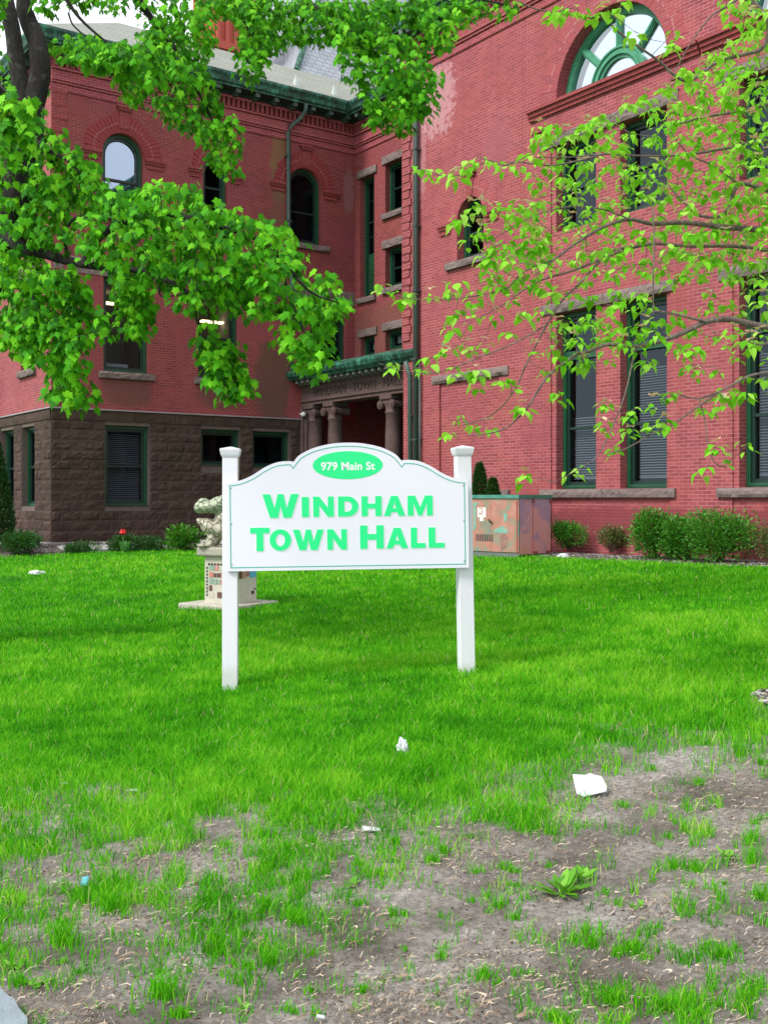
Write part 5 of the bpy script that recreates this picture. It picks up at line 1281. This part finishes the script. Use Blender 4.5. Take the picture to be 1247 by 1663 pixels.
POLY = [ # polygon, depth range, clusters
 ([(0, 195), (40, 200), (85, 215), (130, 240), (160, 270), (175, 310), (160, 345), (118, 325), (108, 385), (75, 415), (0, 440)], (9.3, 10.9), 130),
 ([(0, 120), (60, 110), (70, 200), (0, 210)], (10.5, 11.5), 14),
 ([(160, 350), (185, 322), (235, 298), (300, 300), (350, 335), (420, 355), (460, 375), (485, 405), (482, 445), (530, 455), (562, 490), (535, 510), (528, 560), (522, 606), (498, 598), (470, 560), (445, 525), (400, 500), (360, 485), (320, 495), (280, 475), (240, 450), (175, 430), (130, 400), (135, 362)], (8.4, 9.7), 205),
 ([(0, 410), (50, 430), (120, 445), (150, 488), (162, 512), (172, 538), (130, 545), (122, 600), (150, 645), (140, 660), (112, 645), (85, 640), (75, 595), (40, 575), (0, 555)], (8.7, 10.0), 130),
 ([(185, 430), (240, 440), (243, 500), (232, 535), (212, 535), (197, 500)], (9.2, 9.8), 26),
 ([(322, 545), (350, 535), (380, 562), (395, 630), (372, 645), (350, 618), (332, 590)], (8.9, 9.3), 30),
 ([(240, 0), (335, 0), (338, 60), (335, 120), (372, 190), (385, 235), (375, 275), (348, 268), (332, 230), (300, 200), (262, 188), (252, 165), (300, 130), (270, 90), (240, 60)], (10.3, 11.8), 105),
 ([(120, 62), (240, 75), (300, 110), (250, 140), (235, 145), (215, 158), (198, 145), (182, 105), (120, 88), (85, 85), (70, 65)], (9.3, 11.0), 60),
 ([(235, 50), (275, 60), (260, 110), (215, 90)], (10, 11), 14),
 ([(60, -10), (200, -10), (250, -10), (250, 12), (160, 0), (110, 0), (70, 15)], (10, 11.5), 14),
 ([(345, -10), (560, 0), (640, 0), (630, 50), (600, 75), (560, 60), (520, 62), (470, 60), (430, 90), (408, 128), (390, 108), (392, 70), (400, 40), (350, 12)], (10.6, 12.2), 150),
 ([(545, 60), (600, 40), (660, 60), (700, 90), (712, 130), (698, 175), (650, 208), (625, 205), (602, 185), (585, 140), (560, 120), (560, 90)], (10.2, 11.4), 95),
 ([(600, -5), (838, -5), (828, 18), (770, 15), (722, 70), (692, 65), (680, 38), (620, 28)], (10.8, 12.2), 50),
 ([(-10, 165), (30, 150), (65, 180), (55, 215), (15, 225), (-10, 205)], (6.7, 7.1), 11),
 ([(-160, -120), (1, -120), (1, 400), (-160, 600)], (9.0, 11.5), 90),
 ([(-150, -220), (900, -220), (860, -30), (-100, -45)], (9.8, 12.4), 150),
]
def clusters(POLY):
    out = []
    for poly, (y0, y1), n in POLY:
        xs_ = [p[0] for p in poly]; ys_ = [p[1] for p in poly]; k_ = 0; pts = []
        while k_ < n:
            best = None
            for _ in range(5):
                while True:
                    x, y = U(min(xs_), max(xs_)), U(min(ys_), max(ys_))
                    if inpoly(x, y, poly): break
                dmin = min([abs(x - a) + abs(y - b) for a, b in pts[-80:]] or [99])
                if best is None or dmin > best[0]: best = (dmin, x, y)
            pts.append(best[1:]); out.append(at(best[1], best[2], U(y0, y1))); k_ += 1
    return out
cl = clusters(POLY); T.attach(cl, .0035, -.05)
trunk = T.mb.build('trunk', bark('maple_bark', (.007, .006, .005), (.024, .019, .016), (.12, .115, .10), 22), mt, smooth=True, loc=None)
trunk.location = -mt.location
pos, tip, nrm, siz = [], [], [], []
for c in cl:
    for _ in range(random.randint(11, 19)):
        d = Vector((random.gauss(0, 1), random.gauss(0, 1), random.gauss(0, .75))).normalized(); r = U(.02, .135)
        p = c + d * r + Vector((0, 0, -.02)); out_ = Vector((d.x, d.y, 0))
        t = Vector((0, 0, -1)) + out_ * U(.2, .9) + Vector((U(-.4, .4), U(-.4, .4), 0))
        nn = Vector((out_.x * .6, out_.y * .5 - .45, .75)) + Vector((U(-.4, .4), U(-.4, .4), U(-.2, .3)))
        pos.append(p); tip.append(t); nrm.append(nn); siz.append(U(.042, .092))
M_MAPLE = leafmat('maple_leaf', [(.004, .045, .001), (.024, .19, .003), (.085, .42, .005), (.23, .66, .02)], .3, .6, .14)  # wide dark-to-bright ramp: shaded and lit leaves put into the colour
cr = leaf_mesh('crown', MAPLE, MAPT, np.array(pos) - np.array(mt.location), np.array(tip), np.array(nrm), np.array(siz), M_MAPLE, mt)

# ---- dogwood at the right
random.seed(33)
dgt = empty('dogwood_tree', Vector((3.9, 7.6, float(ground(3.9, 7.6)))), 0, label='flowering dogwood with grey twigs and pale green leaves reaching in from the right', cat='tree')
T = Tree(); A_ = at
T.limb([(3.9, 7.6, 0), (3.85, 7.65, .8), (3.7, 7.6, 1.6), (3.65, 7.7, 2.4), (3.4, 7.7, 3.4), A_(1330, 100, 7.6), A_(1260, -120, 7.6)], .10, .035, 8, 10, .02)
BR = [([(1380, 330), (1290, 318), (1247, 308), (1200, 298), (1183, 336), (1162, 351), (1128, 346), (1115, 332), (1085, 300)], 7.5, 7.2, .022, .004),
      ([(1400, 420), (1300, 385), (1247, 373), (1180, 368), (1111, 360), (1060, 363), (1022, 356), (981, 368), (933, 397), (902, 420), (868, 444)], 7.6, 7.0, .026, .004),
      ([(1300, 410), (1247, 406), (1193, 399), (1111, 399), (1060, 396), (1008, 409), (933, 438), (888, 451), (854, 468), (820, 492), (770, 520)], 7.7, 7.6, .016, .003),
      ([(1060, 396), (995, 407), (967, 431), (943, 458), (912, 489), (888, 527), (858, 585), (840, 626), (815, 660), (784, 681), (750, 690)], 7.4, 6.9, .010, .003),
      ([(1420, 520), (1320, 540), (1247, 532), (1207, 523), (1183, 518), (1149, 522), (1115, 537), (1080, 551), (1032, 563), (991, 559), (957, 570), (933, 578), (888, 612), (854, 664), (815, 698), (760, 708)], 7.3, 6.8, .028, .003),
      ([(1149, 522), (1121, 516), (1094, 510), (1063, 506), (1050, 520), (1030, 555)], 7.1, 7.1, .010, .004),
      ([(1060, 340), (1062, 400), (1060, 450), (1061, 506)], 7.2, 7.1, .007, .004),
      ([(1380, 600), (1290, 600), (1247, 605), (1214, 612), (1173, 633), (1135, 647), (1100, 640)], 7.2, 6.9, .013, .004),
      ([(1135, 647), (1145, 680), (1150, 720), (1160, 750), (1180, 760)], 6.9, 6.9, .005, .003),
      ([(1173, 633), (1120, 670), (1084, 695), (1060, 705), (1025, 725), (1008, 732), (985, 738)], 6.9, 6.8, .007, .003),
      ([(1032, 563), (1015, 640), (988, 708), (971, 739), (947, 758), (902, 782)], 7.0, 6.7, .006, .002),
      ([(1340, -120), (1224, -20), (1247, 31), (1240, 75), (1208, 88), (1173, 96), (1160, 103), (1121, 130), (1094, 120), (1070, 99), (1036, 75), (1001, 48), (981, 29), (947, 26), (871, 14), (840, 0)], 7.5, 7.1, .016, .004),
      ([(1380, 260), (1247, 230), (1180, 240), (1120, 250), (1060, 252), (981, 250), (923, 255), (870, 255)], 7.6, 7.3, .012, .003),
      ([(981, 250), (900, 268), (840, 262), (820, 268), (787, 263), (737, 286), (690, 278), (666, 270)], 7.3, 7.2, .006, .002),
      ([(902, 420), (850, 440), (820, 468), (764, 481), (713, 486), (656, 482), (629, 471), (617, 462)], 7.1, 6.9, .005, .002),
      ([(888, 527), (830, 560), (767, 585), (713, 605), (679, 605), (642, 600), (615, 590)], 6.9, 6.8, .005, .002),
      ([(1380, 150), (1290, 160), (1200, 180), (1140, 190), (1100, 200), (1060, 190)], 7.6, 7.5, .014, .004),
      ([(1200, 298), (1160, 270), (1118, 250), (1090, 215)], 7.4, 7.3, .008, .003),
      ([(1022, 356), (980, 340), (930, 335), (880, 345), (830, 370), (790, 395)], 7.2, 7.1, .006, .002),
      ([(1224, -20), (1180, 10), (1150, 30), (1115, 80), (1090, 130)], 7.5, 7.4, .008, .003),
      ([(1400, 700), (1300, 640), (1247, 610)], 7.2, 7.1, .012, .010),
      ([(1420, 470), (1330, 500), (1270, 540), (1240, 560), (1215, 555)], 6.0, 5.2, .012, .004)]
for pts, y0, y1, r0, r1 in BR:
    m_ = len(pts); T.limb([A_(x, y, y0 + (y1 - y0) * i / (m_ - 1)) for i, (x, y) in enumerate(pts)], r0, r1, 5, 7, .006)
TIPS = [(619, 464), (669, 477), (727, 471), (743, 456), (774, 464), (767, 487), (740, 506), (770, 514), (802, 508), (733, 538), (757, 562), (787, 558), (723, 572), (696, 582), (636, 592), (686, 599), (740, 599), (774, 602), (774, 620), (811, 619), (747, 679), (767, 686), (794, 690), (728, 703),
        (767, 334), (782, 333), (779, 370), (759, 389), (816, 328), (851, 458), (899, 479), (868, 564), (888, 602), (909, 640), (847, 660), (830, 622), (984, 660), (1025, 667), (981, 691), (1022, 701), (998, 729), (926, 763), (945, 760), (852, 773), (1060, 653), (1090, 640), (1145, 660), (1176, 650), (1210, 640), (1214, 722), (1162, 725), (1183, 749), (1145, 763), (1080, 684), (1056, 691), (1012, 554), (957, 516), (947, 585), (930, 550), (1114, 571),
        (680, 274), (700, 278), (722, 284), (742, 284), (760, 262), (775, 255), (800, 262), (820, 268), (840, 262), (862, 250), (745, 350), (800, 395), (820, 410), (850, 395), (838, 350), (830, 425), (790, 420), (875, 400), (880, 430), (700, 478), (655, 478), (810, 462), (835, 480), (850, 510), (828, 540), (880, 500), (940, 15), (965, 22), (920, 12), (985, 12), (1000, 30), (1010, 5), (900, 20), (1030, 50), (1090, 70), (1095, 50), (1110, 110)]
DP = [([(870, 190), (940, 200), (1030, 160), (1110, 120), (1160, 80), (1247, 30), (1247, 300), (1247, 460), (1150, 450), (1060, 440), (950, 450), (890, 430), (850, 380), (860, 300)], (6.9, 8.3), 215),
      ([(1080, 130), (1247, 60), (1247, 440), (1100, 420)], (7.2, 8.4), 60),
      ([(1040, 440), (1247, 440), (1247, 620), (1190, 640), (1100, 600), (1040, 580)], (6.8, 7.8), 36),
      ([(900, 470), (1050, 470), (1050, 590), (900, 600)], (6.8, 7.6), 26),
      ([(780, 330), (880, 330), (890, 470), (790, 450)], (6.9, 7.4), 22),
      ([(1160, 0), (1247, 0), (1247, 40), (1190, 60)], (7.2, 7.9), 10),
      ([(1247, -100), (1450, -100), (1450, 600), (1247, 640)], (6.8, 8.4), 130)]
dc = [A_(x, y, U(6.75, 7.15)) for x, y in TIPS] + clusters(DP) + [A_(1215, 552, 5.2)]
T.attach(dc, .0022, -.04)
tr_ = T.mb.build('trunk', bark('dogwood_bark', (.12, .085, .07), (.24, .19, .16), (.40, .36, .30), 40), dgt, smooth=True); tr_.location = -dgt.location
pos, tip, nrm, siz = [], [], [], []; fp, ftp, fn, fs = [], [], [], []
for c in dc:
    nl = random.randint(6, 9); a0 = U(0, 6.28); sz_ = U(.044, .078)
    for j in range(nl):
        a = a0 + 6.283 * j / nl + U(-.3, .3); d = Vector((math.cos(a), math.sin(a), 0)); dr = U(.15, 1.15)
        pos.append(c + d * U(.006, .05) + Vector((0, 0, U(-.05, .02)))); tip.append(d + Vector((0, 0, -dr))); nrm.append(d * dr * .8 + Vector((U(-.3, .3), U(-.3, .3), 1))); siz.append(sz_ * U(.7, 1.2))
    if random.random() < .38:
        for j in range(4):
            a = a0 + 1.571 * j; d = Vector((math.cos(a), math.sin(a), 0)); fp.append(c + Vector((0, 0, .035))); ftp.append(d + Vector((0, 0, U(-.1, .9)))); fn.append(Vector((-d.x * .4, -d.y * .4, 1))); fs.append(U(.035, .058))
M_DOG = leafmat('dogwood_leaf', [(.06, .34, .006), (.17, .60, .015), (.32, .76, .05), (.50, .86, .14)], .5, .6, .15)
leaf_mesh('crown', DOG, DOGT, np.array(pos) - np.array(dgt.location), np.array(tip), np.array(nrm), np.array(siz), M_DOG, dgt)
M_BR = leafmat('dogwood_bract', [(.70, .30, .24), (.78, .45, .36), (.80, .62, .50)], .3)
leaf_mesh('blossom', DOG, DOGT, np.array(fp) - np.array(dgt.location), np.array(ftp), np.array(fn), np.array(fs), M_BR, dgt)

# ------------------------------------------------------------ shrubs, evergreens and bed plants
def shrub(name, px, py, w_px, h_px, Y, label, mat, lsize, dens=1., cat='shrub', group=None, shape='round', seed=1, lean=.6):
    random.seed(seed); s = Y / F_PX; base_ = at(px, py, Y); gx, gy = base_.x, base_.y
    o = empty(name, base_, 0, label=label, cat=cat, group=group); w, h = w_px * s / 2, h_px * s
    m = MB(); P_ = []; lumps = [(U(-.55, .55) * w, U(-.5, .5) * w, U(.3, .72) * h, U(.35, .6)) for _ in range(7)] + [(0, 0, .5 * h, .8)]
    n = int(dens * 45 * (w * h) / (lsize * lsize) + 300)
    while len(P_) < n:
        if shape == 'cone':
            z = U(0, 1); r = (1 - z) ** .55 * w * (1 + .25 * noise.noise(Vector((z * 6, seed, len(P_) % 7)))); a = U(0, 6.28); q = U(.55, 1.) ** .5
            p = Vector((r * q * math.cos(a), r * q * math.sin(a), z * h)); d = Vector((math.cos(a), math.sin(a), .9)).normalized()
        else:
            lx, ly, lz, lr = random.choice(lumps); d = Vector((random.gauss(0, 1), random.gauss(0, 1), random.gauss(0, .9))).normalized(); q = U(.55, 1.0) if random.random() < .85 else U(1., 1.35)
            p = Vector((lx + d.x * lr * w * q, ly + d.y * lr * w * q, lz + d.z * lr * h * .75 * q))
            if p.z < 0 or p.z > h * 1.08: continue
        P_.append((p, d))
    ps = np.array([tuple(p) for p, d in P_]); tp = np.array([(d.x + U(-lean, lean), d.y + U(-lean, lean), d.z * .6 + U(-.1, .9)) for p, d in P_]); nr = np.array([(U(-1, 1), U(-1, 1), U(.1, 1)) for _ in P_])
    leaf_mesh('foliage', OVAL, OVT, ps, tp, nr, RNG.uniform(.6, 1.3, len(ps)) * lsize, mat, o)
    for _ in range(14):
        p, d = random.choice(P_); m.tube([(U(-.06, .06), U(-.06, .06), -.05), (p.x * .5, p.y * .5, p.z * .55), tuple(p * .95)], [.012, .008, .003], 5)
    m.build('stems', simple('shrub_stem', (.10, .06, .04), None, 9, .9), o); return o
M_SH1 = leafmat('yew_leaf', [(.012, .06, .008), (.03, .16, .012), (.06, .27, .018), (.12, .38, .04)], .25)
M_SH2 = leafmat('arborvitae_leaf', [(.008, .035, .008), (.015, .065, .012), (.03, .10, .016)], .15)
M_SH3 = leafmat('dark_shrub_leaf', [(.008, .05, .012), (.014, .09, .016), (.028, .15, .02)], .2)
M_SH4 = leafmat('reddish_shrub_leaf', [(.03, .08, .02), (.08, .14, .03), (.20, .12, .06)], .2)
GB = 'shrubs in the bed below the right wing'
shrub('spirea_shrub', 926, 890, 62, 42, 22.3, 'low round dark green shrub just right of the painted cabinet', M_SH1, .05, seed=1, group=GB)
shrub('spirea_shrub', 993, 893, 54, 40, 21.6, 'sparse reddish green shrub between the low round one and the big clump', M_SH4, .045, .6, seed=2, group=GB)
shrub('spirea_shrub', 1062, 909, 96, 78, 19.9, 'tall bushy shrub forming the left half of the big clump', M_SH1, .055, 1., seed=3, group=GB)
shrub('spirea_shrub', 1118, 908, 92, 68, 19.3, 'bushy shrub in the middle of the big clump', M_SH1, .055, 1., seed=8, group=GB)
shrub('spirea_shrub', 1170, 913, 120, 80, 18.7, 'widest bushy shrub at the right end of the big clump', M_SH1, .055, 1., seed=4, group=GB)
shrub('spirea_shrub', 1248, 908, 44, 56, 18.1, 'reddish shrub cut by the right edge of the view', M_SH4, .045, .7, seed=5, group=GB)
shrub('arborvitae', 779, 900, 46, 146, 23.6, 'taller pointed evergreen behind the left end of the painted cabinet', M_SH2, .07, 1.1, 'evergreen', 'evergreens behind the painted cabinet', 'cone', 6)
shrub('arborvitae', 800, 900, 46, 122, 23.3, 'shorter pointed evergreen behind the painted cabinet lid', M_SH2, .07, 1.1, 'evergreen', 'evergreens behind the painted cabinet', 'cone', 7)
shrub('arborvitae', -16, 885, 84, 185, 26.6, 'dark evergreen cut by the left edge beside the stone base', M_SH2, .08, 1.2, 'evergreen', None, 'cone', 9)
GA = 'low shrubs in the bed below the left wing'
shrub('low_shrub', 28, 899, 74, 36, 26.0, 'low dark shrub at far left under the basement windows', M_SH3, .06, seed=10, group=GA)
shrub('low_shrub', 130, 904, 58, 24, 26.6, 'small mounded shrub right of the stone corner', M_SH3, .05, seed=11, group=GA)
shrub('low_shrub', 205, 899, 54, 32, 27.0, 'mounded shrub behind the red tulip', M_SH3, .05, seed=12, group=GA)
shrub('low_shrub', 245, 899, 56, 27, 27.2, 'mounded shrub just right of the red tulip', M_SH3, .05, seed=13, group=GA)
shrub('leafy_perennial', 305, 894, 66, 38, 27.0, 'broad-leaved bright green plant left of the frog statue', M_SH1, .13, .7, 'plant', seed=14)
# tulip
tb = at(203, 900, 26.5); tu = empty('tulip', tb, 0, label='single red tulip with upright leaves in the left bed', cat='flower')
m = MB(); m.tube([(0, 0, -.05), (-.03, 0, .25), (-.05, 0, .46)], .012, 6); m.build('stem', simple('tulip_stem', (.10, .25, .07)), tu)
m = MB()
for a in np.linspace(0, 6.28, 7)[:-1]:
    c_, s_ = math.cos(a), math.sin(a); b_ = V3((-.05, 0, .45)); t_ = V3((-s_, c_, 0)) * .055; o_ = V3((c_, s_, 0))
    m.face([b_, b_ + o_ * .075 - t_ + V3((0, 0, .06)), b_ + o_ * .045 + V3((0, 0, .17)), b_ + o_ * .075 + t_ + V3((0, 0, .06))])
m.build('petals', simple('tulip_red', (.75, .012, .02), (.6, .01, .02), 9, .5), tu)
ps = np.array([(0, 0, 0)] * 8, float); a = np.linspace(0, 6.28, 8); leaf_mesh('leaf', OVAL, OVT, ps, np.stack([np.cos(a) * .45, np.sin(a) * .4, np.ones(8)], 1), np.stack([np.cos(a), np.sin(a), -.3 * np.ones(8)], 1), np.full(8, .36), leafmat('tulip_leaf', [(.06, .22, .06), (.12, .34, .09)], .3), tu)

# broad-leaved weeds on the soil
M_WEED = leafmat('weed_leaf', [(.05, .20, .012), (.12, .38, .02), (.22, .5, .05)], .3)
def weed(px, py, r, n, label, rise=.6):
    q = gp(px, py); o = empty('weed', q, 0, label=label, cat='weed', group='broad-leaved weeds on the bare soil')
    a = np.array([U(0, 6.28) for _ in range(n)]); el_ = np.array([U(.15, 1.) for _ in range(n)]) * rise
    off = np.array([(U(-.02, .02), U(-.02, .02), .003) for _ in range(n)])
    leaf_mesh('leaves', OVAL, OVT, off, np.stack([np.cos(a), np.sin(a), el_], 1), np.stack([-np.cos(a) * el_, -np.sin(a) * el_, np.ones(n)], 1), RNG.uniform(.6, 1.1, n) * r, M_WEED, o)
random.seed(77)
weed(915, 1452, .11, 26, 'broad leafy weed rosette, biggest, below the torn white paper', 1.0)
weed(945, 1430, .075, 12, 'small upright weed touching the biggest rosette on its right', 1.2)
weed(392, 1640, .035, 12, 'leafy weed near the bottom edge left of centre', .9)
weed(575, 1440, .05, 10, 'small pale weed above the centre of the bare soil', .9)
weed(1035, 1478, .04, 9, 'small weed right of the biggest rosette', 1.0)
weed(1180, 1392, .05, 14, 'weed among the tall tufts near the right edge', .8)
weed(60, 1600, .035, 26, 'creeping weed patch beside the stone at bottom left', .5)
weed(20, 1570, .035, 26, 'creeping weed patch at the left edge above the stone', .5)

# litter
M_PAPER = simple('torn_paper', (.58, .60, .62), (.46, .48, .50), 14, .85, .3, .004)
def litter(px, py, pts, label, lift=.02, tilt=(0, 0), name='paper_scrap', mat=None, thick=.003, crumple=.006):
    q = gp(px, py); m = MB()
    xs_ = [a[0] for a in pts]; ys_ = [a[1] for a in pts]; ext = [(x, y) for x in np.linspace(min(xs_), max(xs_), 9) for y in np.linspace(min(ys_), max(ys_), 9) if inpoly(x, y, [(a * .93, b * .93) for a, b in pts])]
    v0 = [Vector(a) for a in pts] + [Vector(a) for a in ext]
    v, _e, t, *_ = delaunay_2d_cdt(v0, [(i, (i + 1) % len(pts)) for i in range(len(pts))], [], 1, 1e-6); top = [V3((p.x, p.y, random.uniform(-.4, .4) * crumple + crumple * 1.8 * noise.noise(V3((p.x * 22, p.y * 22, px))))) for p in v]
    M = Matrix.Rotation(tilt[0], 4, 'X') @ Matrix.Rotation(tilt[1], 4, 'Y')
    top = [M @ p for p in top]; dn = V3((0, 0, -thick))
    for f in t: m.face([top[i] for i in f]); m.face([top[i] + dn for i in reversed(f)])
    n = len(pts)
    for i in range(n): j = (i + 1) % n; m.face([top[i], top[j], top[j] + dn, top[i] + dn])
    o = m.build(name, mat or M_PAPER); o.location = q + V3((0, 0, lift)); tag(o, label, 'litter'); return o
random.seed(5)
sp_ = gp(958, 1300).y / F_PX
litter(958, 1290, [(-26 * sp_, -.07), (-16 * sp_, -.095), (24 * sp_, -.055), (26 * sp_, -.02), (22 * sp_, .05), (12 * sp_, .055), (4 * sp_, .075), (-4 * sp_, .06), (-26 * sp_, .06)], 'large torn sheet of white paper on the grass edge at right', .055, (math.radians(28), 0), mat=M_PAPER, crumple=.004)
litter(603, 1352, [(-.045, -.02), (.04, -.02), (.045, .018), (-.04, .022)], 'small white paper rectangle on bare soil below the sign', .015, (.2, 0))
litter(215, 1289, [(-.03, -.008), (.025, -.02), (.03, .008), (-.02, .018)], 'thin white scrap on the grass at left', .02, (.1, .1))
litter(104, 1278, [(-.018, -.01), (.018, -.012), (.02, .012), (-.012, .014)], 'tiny white fragment at the far left of the lawn edge', .02)
litter(137, 1443, [(-.012, -.016), (.013, -.018), (.015, .02), (-.014, .016)], 'tiny pale blue plastic chip in the thin grass', .03, (.6, 0), mat=simple('blue_chip', (.12, .45, .50)))
litter(520, 1658, [(-.012, -.010), (.013, -.008), (.012, .012), (-.01, .01)], 'tiny white crumb at the bottom edge', .012)
def lump(px, py, r, label, name, mat, sq=(1, 1, .8), lift=0.):
    q = gp(px, py); bm = bmesh.new(); bmesh.ops.create_icosphere(bm, subdivisions=3, radius=1)
    for v_ in bm.verts:
        k_ = 1 + .45 * noise.noise(v_.co * 1.9 + V3((px, 0, 0))) + .2 * noise.noise(v_.co * 5); v_.co = V3((v_.co.x * r * sq[0] * k_, v_.co.y * r * sq[1] * k_, max(v_.co.z, -.2) * r * sq[2] * k_))
    me = bpy.data.meshes.new(name); bm.to_mesh(me); bm.free(); me.materials.append(mat); o = bpy.data.objects.new(name, me); COL.objects.link(o); o.location = q + V3((0, 0, lift)); tag(o, label, 'litter'); return o
o = lump(654, 1228, .042, 'crumpled white tissue standing in the grass below the sign', 'crumpled_tissue', M_PAPER, (.8, .8, 1.6), .035)
lump(59, 934, .13, 'flat white rag on the far lawn at left', 'white_rag', M_PAPER, (1.1, .8, .4), .03)
lump(915, 907, .12, 'white crumpled bag beside the painted cabinet', 'white_bag', M_PAPER, (1., .7, .7), .02)
q = gp(-20, 1690); m = MB(); pp = [gp(-160, 1620), gp(-90, 1616), gp(-40, 1628), gp(0, 1624), gp(12, 1636), gp(24, 1644), gp(30, 1658), gp(44, 1674), gp(50, 1760), gp(-160, 1800)]
for z0_, z1_ in ((-.05, .008),):
    m.face([V3((p.x, p.y, .02 + z1_)) - V3((q.x, q.y, 0)) for p in pp][::-1]); n_ = len(pp)
    for i in range(n_): a, b = pp[i], pp[(i + 1) % n_]; m.face([V3((a.x - q.x, a.y - q.y, z0_)), V3((b.x - q.x, b.y - q.y, z0_)), V3((b.x - q.x, b.y - q.y, .02 + z1_)), V3((a.x - q.x, a.y - q.y, .02 + z1_))])
o = m.build('pavement', stone('blue_stone', (.22, .27, .30), (.34, .38, .40))); o.location = (q.x, q.y, 0); tag(o, kind='structure')
random.seed(12)
DL = [(455, 1322), (640, 1400), (847, 1228), (872, 1270), (200, 1560), (120, 1490), (300, 1560), (420, 1530), (850, 1655), (660, 1590), (1015, 1180), (250, 1450)]
for i, (px, py) in enumerate(DL): pass
L = []
for px, py in DL:
    q = gp(px, py)
    for _ in range(3): L.append((q.x + U(-.03, .03), q.y + U(-.03, .03), q.z + .012))
tag(chips('dead_leaves', np.array(L), .020, simple('dead_leaf', (.20, .13, .085), (.34, .25, .18), 20, .8), .9), 'curled brown dead leaves lying on grass and soil', 'dead leaves', kind='stuff')
